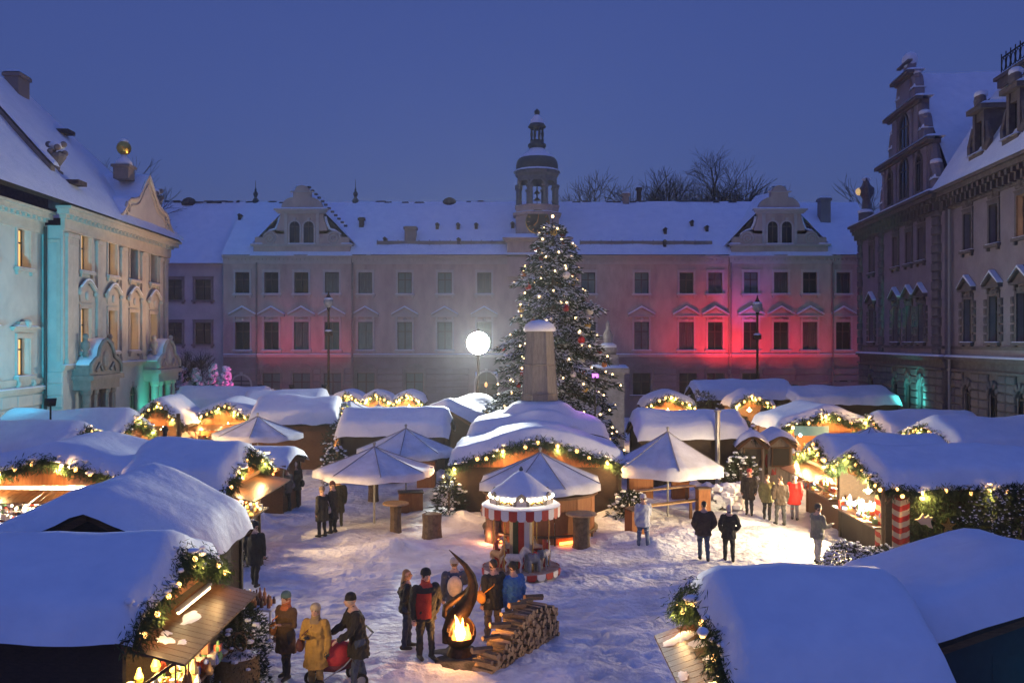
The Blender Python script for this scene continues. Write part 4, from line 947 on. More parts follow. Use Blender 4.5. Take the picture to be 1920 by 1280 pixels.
def umbrella(label, X, Y, r, rim, apex, n=8, val=.22, rot=.2, pole=True, seed=1, dx=0.0):
    o = thing('market_umbrella', label, 'umbrella', (X, Y, gz(X, Y) - .05), 0, 'snowy canvas market umbrellas')
    b = MB(); vs = []; fs = []; m = 8
    N = n * 4
    for i in range(m + 1):
        q = i / m
        for j in range(N):
            a = rot + 2 * math.pi * j / N; ph = (j % 4) / 4.0; poly = math.cos(math.pi / n) / math.cos((ph - .5) * 2 * math.pi / n)
            rr = r * q * poly; sagz = -.10 * math.sin(math.pi * ph) * q * math.sin(math.pi * min(1, q * .9)) ; z = apex - (apex - rim) * (q ** .92) + sagz
            vs.append((rr * math.cos(a), rr * math.sin(a), z))
    for i in range(m):
        for j in range(N): fs.append((i * N + j, i * N + (j + 1) % N, (i + 1) * N + (j + 1) % N, (i + 1) * N + j))
    off = len(vs)
    for j in range(N):
        x, y, z = vs[m * N + j]; vs.append((x * 1.005, y * 1.005, z - val - .03 * math.sin(j * 1.7)))
    for j in range(N): fs.append((m * N + j, m * N + (j + 1) % N, off + (j + 1) % N, off + j))
    b.add(vs, fs); cp = b.build('canopy', 'canvas', o, True)
    for k in range(n):
        a = rot + 2 * math.pi * k / n; b = MB()
        b.tube([(r * q * math.cos(a), r * q * math.sin(a), apex + .012 - (apex - rim) * (q ** .92)) for q in [i / 8 for i in range(9)]], .016, 5); b.build('seam', 'canvas_seam', cp)
        b = MB(); b.tube([(.05 * math.cos(a), .05 * math.sin(a), apex - .5), (r * .55 * math.cos(a), r * .55 * math.sin(a), apex - (apex - rim) * .6 - .06)], .015, 5); b.build('rib', 'pole', o)
    b = MB(); b.tube([(0, 0, 0), (0, 0, apex + .1)], .035, 8); b.ball((0, 0, apex + .12), .06, 8, 5); b.build('pole', 'pole', o)
    return o
def goods(label, name, cat, X, Y, rot, u0, u1, v0, v1, zs, n, seed, cols, size=(.05, .12)):
    """crowd of small wares laid out on a counter or shelf: nobody could count them"""
    r = random.Random(seed); o = None; per = {}
    for k in range(n):
        c = r.choice(cols); b = per.setdefault(c, MB()); z = r.choice(zs); s = r.uniform(*size); x = r.uniform(u0, u1); y = r.uniform(v0, v1); kd = r.random()
        if kd < .45: b.box(x - s / 2, x + s / 2, y - s / 2, y + s / 2, z, z + s * r.uniform(.6, 1.8))
        elif kd < .75: b.lathe([(s * .4, z), (s * .5, z + s * .5), (s * .3, z + s), (s * .15, z + s * 1.5)], 7, (x, y))
        else: b.ball((x, y, z + s * .5), s * .5, 7, 5)
    me = None; V = []; Fc = []; mi = []; mats = []
    for c, b in per.items():
        o_ = len(V); V += b.v; Fc += [tuple(i + o_ for i in f) for f in b.f]; mi += [len(mats)] * len(b.f); mats.append(solid(c, .5))
    me = bpy.data.meshes.new('m'); me.from_pydata(V, [], Fc)
    for q in mats: me.materials.append(q)
    me.polygons.foreach_set('material_index', mi); me.update()
    return tag(obj(name, me, None, (X, Y, 0), R(rot)), label, cat, kind='stuff')
WARE = [(.6, .1, .05), (.65, .5, .2), (.5, .3, .12), (.7, .65, .55), (.15, .3, .12), (.2, .25, .5), (.7, .55, .1), (.4, .15, .08)]

# ================================================================== MARKET STALLS
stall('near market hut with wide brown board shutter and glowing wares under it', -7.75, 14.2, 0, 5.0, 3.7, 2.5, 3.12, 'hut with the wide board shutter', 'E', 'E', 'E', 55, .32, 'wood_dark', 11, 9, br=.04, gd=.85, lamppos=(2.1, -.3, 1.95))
stall('dark hut with black triangular gable behind the wide board shutter', -7.65, 18.1, 90, 3.3, 3.8, 2.5, 3.48, '', '', '', '', 0, .34, 'wood_dark', 12)
stall('broad trinket stall with bright white display under garlanded gable', -13.5, 28.6, 90, 4.0, 5.2, 2.35, 3.1, 'broad trinket stall', 'W', 'W', 'W', 420, .34, 'wood', 13, 10, br=.06, lampcol=(1, .82, .52), lamppos=(-1.9, 0, 2.02))
stall('plank hut with stovepipe on its snowy roof and small side shutter', -9.7, 28.0, 0, 2.9, 4.4, 2.35, 3.1, 'hut with the stovepipe', 'E', 'E', 'E', 130, .34, 'wood', 14, 6, br=.05)
stall('long hut beside teal palace wall, its gable toward the stovepipe hut', -18.6, 34.0, 0, 5.2, 4.0, 2.4, 3.2, 'long hut along the teal palace', 'E', '', 'E', 110, .34, 'wood', 15, 9, br=.05)
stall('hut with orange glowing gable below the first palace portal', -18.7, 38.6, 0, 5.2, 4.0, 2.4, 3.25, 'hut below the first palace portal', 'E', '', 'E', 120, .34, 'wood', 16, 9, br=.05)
stall('narrow steep hut with one pointed garlanded gable and dark pole', -17.5, 46.5, 90, 3.0, 2.4, 2.4, 3.5, 'narrow steep pointed hut', 'W', '', 'W', 80, .28, 'wood', 17, 9, br=.055, planks=False)
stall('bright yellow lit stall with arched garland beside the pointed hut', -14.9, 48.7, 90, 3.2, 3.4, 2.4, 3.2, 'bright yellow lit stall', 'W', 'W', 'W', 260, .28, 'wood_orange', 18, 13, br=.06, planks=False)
stall('snow heaped hut behind the wide canvas umbrella of the left lane', -11.2, 48.0, 4, 4.2, 4.2, 2.35, 3.15, 'hut closing the left lane', 'E', '', 'E', 110, .4, 'wood', 19, 8, br=.055, planks=False)
stall('long low hut in front of the pale palace wing', -18.3, 58.0, 3, 5.4, 4.2, 2.5, 3.3, 'hut before the pale palace wing', 'E', '', 'E', 80, .35, 'wood', 20, 8, br=.07, planks=False)
stall('hut with plain snowy roof between yellow stall and pale wing', -13.3, 54.0, 0, 4.6, 4.0, 2.4, 3.3, '', '', '', '', 0, .35, 'wood', 21, planks=False)
stall('low bar hut of brown boards next to the stovepipe hut', -9.6, 35.6, -6, 2.2, 2.2, 1.85, 2.15, '', '', '', 'S', 18, .2, 'wood', 22, planks=True)
for i, (px, nm) in enumerate(((652, 'first of three arched candle booths by the far wall, beside the lamp post'), (706, 'middle one of three arched candle booths by the far wall'), (765, 'last of three arched candle booths by the far wall, toward the floodlight'))):
    p = atd(px, 640, 61.5); stall(nm, p.x, 62.5, 90, 2.2, 1.95, 2.35, 2.95, ('first', 'middle', 'last')[i] + ' arched candle booth', 'W', '', 'W', 90, .28, 'wood_orange', 23 + i, 10, br=.075, planks=False, e=.5)
stall('long dark hut with smooth snow roof left of the central bar', -5.5, 43.5, -1, 5.0, 3.6, 2.2, 2.95, '', '', '', '', 0, .36, 'wood_dark', 26, planks=False)
stall('skewed hut whose wind furrowed snow roof catches the floodlight', -2.4, 48.5, 62, 4.2, 3.8, 2.2, 3.2, '', '', '', '', 0, .34, 'wood_dark', 27, planks=False)
stall('big central bar with broad garlanded gable full of warm bulbs', .95, 35.4, 90, 3.8, 6.3, 1.95, 2.9, 'big central bar', 'W', '', '', 0, .40, 'wood_dark', 28, 11, br=.065, gout=.2, gmat='wood_orange')
stall('raised rear roof of the central bar under the plank obelisk', 1.1, 39.6, 90, 4.0, 5.6, 2.5, 3.25, '', '', '', '', 0, .38, 'wood_dark', 29, planks=False, e=.6)
stall('long dark hut with metal flue behind the square white umbrella', 8.1, 42.3, 1, 4.9, 3.6, 2.2, 2.9, 'hut with the metal flue', 'E', '', '', 0, .36, 'wood_dark', 30, 5, planks=False)
stall('lit wreath booth before the red facade beside dark fir bushes', 9.9, 58.5, 90, 2.6, 3.0, 2.4, 3.1, 'wreath booth by the fir bushes', 'W', '', 'W', 120, .3, 'wood_orange', 31, 9, br=.075, planks=False)
stall('open sided stand on two posts with bulbs along its gable', 14.2, 55.0, 90, 2.4, 2.3, 2.7, 3.3, 'open stand on two posts', 'W', '', 'WSN', 60, .3, 'wood', 32, 8, br=.08, planks=False, counter=False)
stall('long snow roofed hall under the right gabled facade', 15.6, 62.5, 0, 6.5, 4.6, 2.7, 3.5, '', '', '', '', 0, .36, 'wood_dark', 33, planks=False)
stall('wide flat snow roofed hall in the corner by the dark palace', 21.6, 61.0, 0, 6.6, 5.0, 2.5, 3.1, '', '', '', '', 0, .36, 'wood_dark', 34, planks=False)
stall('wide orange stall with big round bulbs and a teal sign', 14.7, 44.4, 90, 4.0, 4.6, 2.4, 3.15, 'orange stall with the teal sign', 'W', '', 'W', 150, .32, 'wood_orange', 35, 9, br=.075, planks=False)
cab_a = stall('tiny gabled cabin nearest the metal flue hut', 10.65, 41.0, 90, 1.4, 1.2, 1.95, 2.45, '', '', '', '', 0, .16, 'grey_wood', 36, group='pair of tiny gabled cabins')
cab_b = stall('tiny gabled cabin next to the orange stall', 11.95, 41.2, 90, 1.4, 1.2, 1.95, 2.45, '', '', '', '', 0, .16, 'grey_wood', 37, group='pair of tiny gabled cabins')
for cab in (cab_a, cab_b):
    b = MB(); b.box(-.75, -.62, -.36, .36, 1.0, 1.75); wn = b.build('cabin_window', 'black', cab)
    b = MB(); b.box(-.78, -.74, -.42, .42, .93, 1.0); b.box(-.78, -.74, -.42, -.36, 1.0, 1.75); b.box(-.78, -.74, .36, .42, 1.0, 1.75); b.box(-.79, -.74, -.45, .45, 1.75, 1.82); b.build('window_frame', 'wood_flap', wn)
stall('hut with bushy lit gable below the teal arches', 18.9, 42.0, 0, 4.4, 3.6, 2.3, 3.0, 'hut below the teal arches', 'W', '', 'W', 60, .32, 'wood', 38, 9, br=.06, planks=False)
stall('large hut with dazzling garland by the dark palace wall', 19.7, 36.6, 0, 5.8, 5.0, 2.35, 3.1, 'large hut by the dark palace', 'W', '', 'W', 160, .36, 'wood', 39, 14, br=.07, planks=False)
stall('hut with blazing white garlanded gable beside the lane', 13.3, 33.0, 0, 4.3, 3.6, 2.1, 2.75, 'hut with the blazing gable', 'W', 'W', 'W', 320, .34, 'wood', 40, 14, br=.07, lampcol=(1, .8, .5))
stall('candy striped corner stall hung with dark fir and wooden ornaments', 13.75, 28.5, 0, 5.8, 4.0, 2.3, 2.9, 'candy striped corner stall', 'WS', '', 'W', 420, .34, 'wood_dark', 41, 9, br=.05, lampcol=(1, .78, .45), lamppos=(-2.75, -.4, 1.9))
stall('near hut with snow dusted board shutter over the open snow', 3.95, 12.45, 0, 2.45, 3.1, 2.42, 3.05, 'hut with the dusted shutter', 'W', 'W', 'W', 40, .33, 'wood_dark', 42, 9, br=.04, gd=.62)
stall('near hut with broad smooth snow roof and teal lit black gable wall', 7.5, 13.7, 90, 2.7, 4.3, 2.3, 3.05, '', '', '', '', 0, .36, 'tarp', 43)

umbrella('wide umbrella in front of the bright yellow stall', -11.9, 42.6, 2.1, 2.25, 3.05, seed=1, rot=.1)
umbrella('rear umbrella before the arched candle booths', -9.6, 54.0, 2.1, 2.35, 3.1, seed=2)
umbrella('smaller umbrella beside the arched candle booths', -7.4, 50.5, 1.9, 2.3, 3.1, seed=3, rot=.5)
umbrella('large low umbrella over bar tables near the lane', -4.9, 32.4, 2.15, 2.0, 2.78, seed=4, rot=.25)
umbrella('umbrella tucked behind the large low one', -4.3, 36.9, 2.0, 2.2, 3.05, seed=5, rot=.0)
umbrella('umbrella lowered over the round bar behind the carousel', .95, 30.7, 2.15, 1.85, 2.78, seed=6, rot=.35)
umbrella('square white umbrella beside the snowed in benches', 5.8, 33.9, 2.1, 2.05, 3.25, n=6, val=.34, seed=7, rot=.55)
umbrella('umbrella between the blazing gable and the dark palace', 14.4, 36.5, 2.1, 2.25, 3.1, seed=8)

# stovepipes
def pipe(label, X, Y, z0, z1, r, m):
    b = MB(); b.tube([(0, 0, z0), (0, 0, z1)], r, 10); b.lathe([(r * 1.5, z1 - .02), (r * 1.6, z1 + .06), (r * .3, z1 + .14)], 10); tag(b.build('stovepipe', m, None, loc=(X, Y, 0)), label, 'stovepipe')
pipe('black stovepipe sticking out of a snowy hut roof', -10.75, 28.2, 2.9, 3.75, .07, 'black')
pipe('tall pale metal flue at the dark hut corner', 9.1, 40.3, .0, 3.4, .11, 'metal')
b = MB(); b.tube([(0, 0, 0), (0, 0, 3.0)], .1, 8); tag(b.build('post', 'wood_dark', None, loc=(-16.2, 44.2, 0)), 'dark wooden pole before the pointed hut', 'pole')

o = thing('tube_lamp', 'glowing tube lamp along the gable above the wide board shutter', 'lamp', (-5.02, 14.2, 0)); b = MB(); b.tube([(0, -.5, 2.42), (0, .9, 2.42)], .025, 8); b.build('tube', 'tube', o); b = MB(); b.box(-.03, .03, -.55, .95, 2.45, 2.49); b.build('fixture', 'metal', o)
# ---- plank obelisk above the central bar
ob = thing('plank_obelisk', 'tapering board clad obelisk with snow cap above the central bar', 'obelisk', (1.2, 39.6, 0))
zb, zt_, rb_, rt_ = 0.0, 6.95, 1.12, .60
for k in range(8):
    a0 = R(22.5) + k * math.pi / 4; a1 = a0 + math.pi / 4; b = MB(); v = []
    g_ = .02
    for (z, r) in ((zb, rb_ * .98), (zt_, rt_ * .98)):
        v += [(r * math.cos(a0 + g_), r * math.sin(a0 + g_), z), (r * math.cos(a1 - g_), r * math.sin(a1 - g_), z)]
    v += [(x * .9, y * .9, z) for x, y, z in v]
    b.add(v, [(0, 1, 3, 2), (1, 5, 7, 3), (0, 2, 6, 4), (2, 3, 7, 6)]); b.build('board_panel', 'grey_wood', ob)
    b = MB(); b.bar((rb_ * math.cos(a0), rb_ * math.sin(a0), zb), (rt_ * math.cos(a0), rt_ * math.sin(a0), zt_), .05); b.build('corner_batten', 'trim_dark', ob)
for z in (4.25, 5.5):
    r = rb_ + (rt_ - rb_) * z / zt_ + .015; b = MB(); b.tube([(r * math.cos(R(22.5) + k * math.pi / 4), r * math.sin(R(22.5) + k * math.pi / 4), z) for k in range(9)], .03, 4, False); b.build('hoop', 'trim_dark', ob)
b = MB(); b.lathe([(.62, 6.93), (.70, 6.97), (.70, 7.05), (.60, 7.25), (.35, 7.40), (.0, 7.45)], 16, cap=False); b.build('snow_cap', 'snow', ob, True)
b = MB(); b.lathe([(2.6, 3.02), (1.7, 3.42), (1.2, 3.8), (.88, 3.95), (.8, 3.7)], 20, cap=False); b.build('snow_skirt', 'snow', ob, True)

# ---- round bar under the low umbrella
bar = thing('round_bar', 'round bar clad in orange boards behind the carousel', 'bar', (.95, 30.7, 0))
for k in range(14):
    a = 2 * math.pi * k / 14; w = 1.75 * 2 * math.tan(math.pi / 14); b = MB(); b.box(-w / 2 + .01, w / 2 - .01, -.04, .0, .05, 1.45); b.build('board_panel', 'wood_orange', bar, loc=(1.75 * math.sin(a), -1.75 * math.cos(a), 0), rz=a)
b = MB(); b.lathe([(1.5, 1.45), (1.95, 1.45), (1.95, 1.52), (1.5, 1.52)], 28, cap=False); b.build('counter_top', 'wood', bar)
for k in range(14):
    a = 2 * math.pi * (k + .5) / 14; b = MB(); b.tube([(1.86 * math.sin(a), -1.86 * math.cos(a), 0), (1.86 * math.sin(a), -1.86 * math.cos(a), .3)], .03, 6); b.build('foot_rail_post', 'wood_dark', bar)
b = MB(); b.lathe([(1.83, .27), (1.95, .27), (1.95, .33), (1.83, .33)], 28, cap=False); b.build('foot_rail', 'wood_flap', bar)
for a in (-.9, .55):
    b = MB(); b.box(-.5, .5, -.03, .03, .06, .14); lo = b.build('heater_strip', mat('heater_%d' % int(a * 10), (1, .3, .1), .5, emit=9, ecol=(1, .24, .04)), bar, loc=(1.9 * math.sin(a), -1.9 * math.cos(a), 0), rz=a); light('POINT', lo, (0, -.25, .25), (1, .36, .16), 75, .15)

# ---- stump tables and barrels
def stump_table(label, px, py, top=.5, h=1.05, r=.28, snow=False, m='bark'):
    p = at(px, py); o = thing('stump_table', label, 'table', (p.x, p.y, gz(p.x, p.y) - .05), rnd.uniform(0, 3), 'log bar tables')
    b = MB(); b.lathe([(r * 1.15, -.1), (r, .15), (r * .93, h * .6), (r, h)], 12); b.build('log_stem', m, o)
    if top > r: b = MB(); b.lathe([(top - .03, h), (top, h + .02), (top, h + .06), (top - .03, h + .075), (0, h + .075)], 20, cap=False); b.build('table_top', 'log_end', o)
    else: b = MB(); b.lathe([(r * .98, h + .001), (r * .9, h + .02), (0, h + .02)], 12, cap=False); b.build('table_top', 'wood', o)
    return o
stump_table('log table with round board top right of the carousel', 1090, 1025, .5)
stump_table('slim log table with round top under the large low umbrella', 742, 996, .45, 1.0, .2)
stump_table('bare thick sawn log beside the slim table', 810, 1008, .2, .85, .33)
stump_table('log table half hidden behind the carousel, open lane side', 925, 1015, .42)
stump_table('log table half hidden behind the carousel, round bar side', 1020, 1012, .42)
stump_table('small dark log table by the lane side bar', 700, 940, .2, .9, .22)
def crate(label, px, py, w, h, d, rz, m='wood_orange'):
    p = at(px, py); o = thing('box_planter', label, 'wooden box', (p.x, p.y, gz(p.x, p.y) - .04), R(rz), 'board boxes and benches')
    for (x0, x1, y0, y1) in ((-w / 2, w / 2, -d / 2, -d / 2 + .04), (-w / 2, w / 2, d / 2 - .04, d / 2), (-w / 2, -w / 2 + .04, -d / 2 + .042, d / 2 - .042), (w / 2 - .04, w / 2, -d / 2 + .042, d / 2 - .042)):
        b = MB(); b.box(x0, x1, y0, y1, -.05, h); b.build('side_board', m, o)
    b = MB(); b.box(-w / 2 - .04, w / 2 + .04, -d / 2 - .04, d / 2 + .04, h + .002, h + .05); b.build('lid', 'wood_flap', o)
crate('low orange board box beside the slim log table', 770, 955, .9, .75, .6, 10)
crate('tall board box beneath the umbrella tucked behind', 800, 915, .8, 1.2, .7, 0)
crate('orange board box at the edge of the square umbrella', 1192, 1003, .55, .9, .55, 20)
crate('board wall box under the square umbrella, bar side', 1200, 935, 1.0, 1.2, .5, 4)
crate('small orange board box under the square umbrella', 1275, 935, .7, .75, .5, -4)
crate('tall narrow board post box by the snow heap', 1318, 970, .45, 1.15, .4, 8)
for (lab, p0, p1) in (('long pale rail bench under the square umbrella', (1180, 985), (1310, 968)), ('short rail bench behind the square umbrella pole', (1195, 950), (1300, 938))):
    a = at(*p0); c = at(*p1); o = thing('rail_bench', lab, 'bench', (a.x, a.y, 0)); v = c - a
    b = MB(); b.bar((0, 0, .62), (v.x, v.y, .62), .3, .05); b.build('seat', 'log_end', o)
    for q in (.12, .88): b = MB(); b.bar((v.x * q, v.y * q, -.05), (v.x * q, v.y * q, .6), .1); b.build('leg', 'wood', o)

# ---- teal sign, candy stripes, wooden ornaments, wares
o = thing('stall_sign', 'rounded teal illuminated sign board above the orange stall counter', 'sign', (14.7, 42.1, 0))
b = MB(); vs = [(math.sin(a) * 1.2 - .9, -math.cos(a) * 1.0 + .6, z) for z in (2.18, 2.62) for a in [R(-42 + 84 * i / 12) for i in range(13)]]; b.add(vs, [(i, i + 1, 14 + i, 13 + i) for i in range(12)]); sg = b.build('sign_band', 'teal_sign', o, True)
for q in (-.55, .55): b = MB(); b.ball((q - .9, -.28, 2.2), .07, 8, 6); b.build('sign_lamp', mat('sign_lamp%d' % int(q * 100), (1, 1, 1), emit=14, ecol=(.8, 1, 1)), o, True)
for q in (-1.6, -.2): b = MB(); b.tube([(q, -.05, 0), (q, -.05, 2.5)], .04, 6); b.build('sign_post', 'black', o)
cc = thing('striped_curtain', 'red and white striped cloth hung at the corner of the candy stall', 'curtain', (10.95, 26.5, 0), 0)
n = 13
for i in range(n):
    z = 2.15 - i * .16
    for side in (0, 1):
        b = MB(); q = [k / 6 for k in range(7)]
        if side == 0: pts = [(-.02 + .05 * math.sin(t * 12), .1 + .75 * t, z - .08 * math.sin(math.pi * t)) for t in q]
        else: pts = [(.1 + .5 * t, -.03 + .05 * math.sin(t * 12), z - .12 * math.sin(math.pi * t)) for t in q]
        b.add([(x, y, zz) for x, y, zz in pts] + [(x, y, zz - .158) for x, y, zz in pts], [(k, k + 1, 8 + k, 7 + k) for k in range(6)]); b.build('stripe', 'red' if i % 2 == 0 else 'cream', cc, True)
p = (10.72, 26.3); b = MB(); b.tube([(p[0], p[1], 0), (p[0], p[1], 2.3)], .06, 8); b.bar((p[0], p[1], 1.75), (p[0] - .0, p[1] + .5, 2.25), .06); b.bar((p[0], p[1], 1.75), (p[0] + .5, p[1], 2.25), .06); tag(b.build('corner_post', 'wood_flap', None), 'forked wooden corner post in front of the striped cloth', 'post')
# dark fir wall of the candy stall with dove and star
pts = [(10.6 + .25 * i, 22.93, z) for i in range(21) for z in (.5,)]
me = MB(); r_ = random.Random(5)
for k in range(9000): sprig(me, (r_.uniform(11.55, 16.6), 26.5 + r_.gauss(0, .06), r_.uniform(.1, 2.3)), (r_.gauss(0, .6), -.5, r_.gauss(-.3, .6)), r_.uniform(.12, .26), .012, r_)
tag(me.build('fir_wall', 'fir', None), 'dark fir branches covering the side wall of the candy stall', 'greenery', kind=None)
def flat_shape(label, cat, name, pts, loc, m, s):
    b = MB(); b.prism([(x * s, z * s) for x, z in pts], -.03, .03); return tag(b.build(name, m, None, loc=loc), label, cat)
dove = [(-1.0, .05), (-.55, -.15), (-.3, -.45), (.25, -.45), (.55, -.75), (.95, -.85), (.75, -.4), (.7, -.05), (.95, .35), (.6, .3), (.5, .6), (.1, .25), (-.1, .75), (-.4, .3), (-.6, .15)]
dv = flat_shape('pale wooden dove cut-out on the dark fir wall', 'ornament', 'dove_ornament', dove, (11.85, 26.2, 1.36), 'cream', .27)
st = [(math.sin(math.pi * k / 5) * (1 if k % 2 == 0 else .42), math.cos(math.pi * k / 5) * (1 if k % 2 == 0 else .42)) for k in range(10)][::-1]
flat_shape('yellow wooden star on the dark fir wall beside the dove', 'ornament', 'star_ornament', st, (12.55, 26.2, 1.2), 'gold', .24)
for i, (px, py) in enumerate(((1650, 918), (1692, 930), (1728, 934))):
    q = atd(px, py, 26.2); o = thing('hanging_lamp', ('warm lamp at the forked corner post', 'warm lamp on the fir wall above the dove', 'warm lamp on the fir wall toward the star')[i], 'lamp', q, 0, 'lamps on the candy stall')
    b = MB(); b.ball((0, 0, 0), .06, 10, 7); bl = b.build('bulb', 'bulb', o, True); b = MB(); b.tube([(0, .0, .05), (0, .1, .2), (0, .25, .22)], .012, 5); b.build('cord', 'black', o)
goods('glittering wares crowding the counter under the wide board shutter', 'wares', 'wares', -5.2, 14.2, 0, -.55, .25, -1.5, 1.5, (1.06, 1.06, 1.25), 170, 1, WARE, (.07, .17))
goods('rows of bright trinkets filling the broad stall display', 'trinkets', 'wares', -13.5, 26.7, 0, -2.3, 2.3, -.25, .5, (1.06, 1.3, 1.5, 1.7), 380, 2, [(.8, .8, .78), (.75, .7, .6), (.8, .8, .8), (.7, .1, .06), (.7, .5, .2), (.3, .35, .6), (.15, .3, .15)], (.06, .15))
b = MB()
for z in (1.0, 1.25, 1.47, 1.67, 1.9): b.box(-2.35, 2.35, .1, .55, z + .0, z + .03)
b.box(-2.35, 2.35, .56, .6, .9, 2.2); tag(b.build('display_shelf', 'white', None, loc=(-13.5, 26.8, 0)), 'white backed display shelf inside the broad trinket stall', 'shelf')
goods('small brown wares on the counter of the stovepipe hut', 'wares', 'wares', -8.25, 28.0, 0, -.5, .1, -1.7, 1.7, (1.06, 1.25), 90, 3, WARE, (.08, .2))
goods('wares lit white on the candy stall counter', 'wares', 'wares', 10.95, 28.5, 0, -.2, .4, -1.6, 1.6, (1.06, 1.25), 110, 4, WARE, (.07, .18))
goods('wares on the counter of the hut with the blazing gable', 'wares', 'wares', 11.2, 33.0, 0, -.2, .4, -1.5, 1.5, (1.06, 1.25), 80, 5, WARE, (.08, .18))
goods('wares under the dusted shutter of the near right hut', 'wares', 'wares', 2.75, 12.4, 0, -.1, .4, -1.2, 1.2, (1.06,), 50, 6, WARE, (.07, .15))
goods('yellow lit wares of the bright yellow stall', 'wares', 'wares', -14.9, 47.1, 0, -1.4, 1.4, -.2, .4, (1.06, 1.4), 90, 7, WARE, (.1, .25))
goods('bottles and jars inside the orange stall with teal sign', 'wares', 'wares', 14.7, 42.5, 0, -2, 2, -.2, .4, (1.06, 1.3), 100, 8, WARE, (.08, .22))

# ================================================================== CHRISTMAS TREE
TX, TY, TH = 2.1, 47.0, 12.9
tree = thing('christmas_tree', 'tall snowy christmas tree with warm lights and baubles behind the central bar', 'christmas tree', (TX, TY, 0))
b = MB(); b.tube([(0, 0, -.1), (0, 0, 4), (.03, 0, 9), (0, 0, TH)], [.22, .17, .08, .015], 8); b.build('trunk', 'bark', tree, True)
r_ = random.Random(21); br_pts = []; crown = MB(); tsn = MB(); twig = MB()
def tr(z): return 4.1 * (max(0, 1 - z / TH)) ** .56 + .08
nb_ = 430
for k in range(nb_):
    z = .7 + (TH - .9) * (k / nb_) ** 1.25; wh = .62; z = max(.6, min(TH - .15, round(z / wh) * wh + r_.gauss(0, .08))); frost = min(1.0, max(.12, .55 + .5 * math.sin(k * 1.93) + .25 * math.sin(k * .37))); a = k * 2.39996 + r_.uniform(-.3, .3); rr = tr(z) * r_.uniform(.62, 1.06) * (1 + .14 * math.sin(3 * a + z * 1.7))
    if k % 37 == 5: rr *= 1.22
    ex = Vector((rr * math.cos(a), rr * math.sin(a), z - .30 * rr + .03 * rr * rr)); p0 = Vector((0, 0, z + .1)); mid = p0.lerp(ex, .5) + Vector((0, 0, .05 * rr))
    br_pts.append((p0, mid, ex)); twig.tube([p0, mid, ex], [.035, .025, .01], 3, False)
    n = int(36 * rr) + 10
    for i in range(n):
        t = r_.uniform(.18, 1) ** .8; q = p0.lerp(mid, t * 2) if t < .5 else mid.lerp(ex, t * 2 - 1); side = Vector((-math.sin(a), math.cos(a), 0)) * r_.gauss(0, .17 * (1.15 - t) * min(rr, 2) + .05)
        q = q + side + Vector((0, 0, r_.gauss(-.05, .07))); d = Vector((math.cos(a), math.sin(a), 0)) * r_.uniform(.3, 1) + side.normalized() * r_.uniform(.2, .9) + Vector((0, 0, r_.uniform(-.9, .15))); sprig(crown, q, d, r_.uniform(.18, .38), .03, r_)
        if r_.random() < .16 * frost: tsn.ball(q + Vector((0, 0, .03)), r_.uniform(.03, .095), 5, 3, (1.5, 1.5, .6))
        elif t > .35 and r_.random() < .85 * frost: sprig(tsn, q + Vector((0, 0, .03)), d + Vector((0, 0, .15)), r_.uniform(.14, .28), .034, r_)
twig.build('branches', 'bark', tree)['kind'] = 'stuff'; crown.build('crown', 'fir_tree', tree)['kind'] = 'stuff'; tsn.build('tree_snow', 'snow', tree)['kind'] = 'stuff'
tl = thing('string_lights', 'many small warm lights strung over the tall christmas tree', 'string lights', (TX, TY, 0))
for k in range(210):
    p0, mid, ex = br_pts[int(k * nb_ / 210)]; t = r_.uniform(.82, 1.02); q = mid.lerp(ex, t) + Vector((0, 0, .06)); o = obj('bulb', bulb_mesh('bulb_tree', .042), tl, q)
obj('bulb', bulb_mesh('bulb_tree', .07), tl, (0, 0, TH + .05))
bcol = [('red', (.45, .02, .02)), ('orange', (.55, .16, .04)), ('gold', (.6, .38, .08)), ('white', (.7, .66, .6)), ('dark red', (.25, .01, .02))]
for k in range(66):
    p0, mid, ex = br_pts[(k * 53 + 7) % nb_]; q = mid.lerp(ex, r_.uniform(.8, 1.0)); nm, c = bcol[k % 5]; rad = (.13, .16, .19)[k % 3]
    def bbl(): b = MB(); b.ball((0, 0, -rad - .05), rad, 12, 8); b.lathe([(.03, -.06), (.03, -.02), (.005, .02)], 6); return b.mesh(solid(c, .3), True)
    o = obj('bauble', cached(('bbl', nm, rad), bbl), None, Vector((TX, TY, 0)) + q); tag(o, '%s %s bauble hanging on the tall christmas tree' % ({.13: 'small', .16: 'medium', .19: 'large'}[rad], nm), 'bauble', '%s %s christmas baubles' % ({.13: 'small', .16: 'medium', .19: 'large'}[rad], nm))

# ================================================================== BARE TREES
def bare_tree(label, X, Y, z0, H, spread, seed, depth=6, group='bare trees behind the palace'):
    r = random.Random(seed); o = thing('bare_tree', label, 'tree', (X, Y, z0), 0, group); tb = MB(); cb = MB()
    def grow(p, d, l, rad, lev):
        e = p + d * l; m = p.lerp(e, .5) + Vector((r.gauss(0, .04), r.gauss(0, .04), r.gauss(0, .02))) * l
        (tb if lev < 2 else cb).tube([p, m, e], [rad, rad * .85, rad * .68], 6 if lev < 2 else 3, False)
        if lev >= depth: return
        n = 3 if lev < 6 else 2
        for i in range(n + (1 if r.random() < .5 else 0)):
            dd = (d + Vector((r.gauss(0, spread), r.gauss(0, spread), r.gauss(.12, .28)))).normalized(); grow(p.lerp(e, r.uniform(.55, 1)) if i else e, dd, l * r.uniform(.62, .85), rad * .62, lev + 1)
    grow(Vector((0, 0, 0)), Vector((0, 0, 1)), H * .3, H * .018, 0)
    tb.build('trunk', 'bark', o, True); cb.build('crown', mat('twig%d' % seed, (.03, .026, .028), .9), o)['kind'] = 'stuff'
    return o
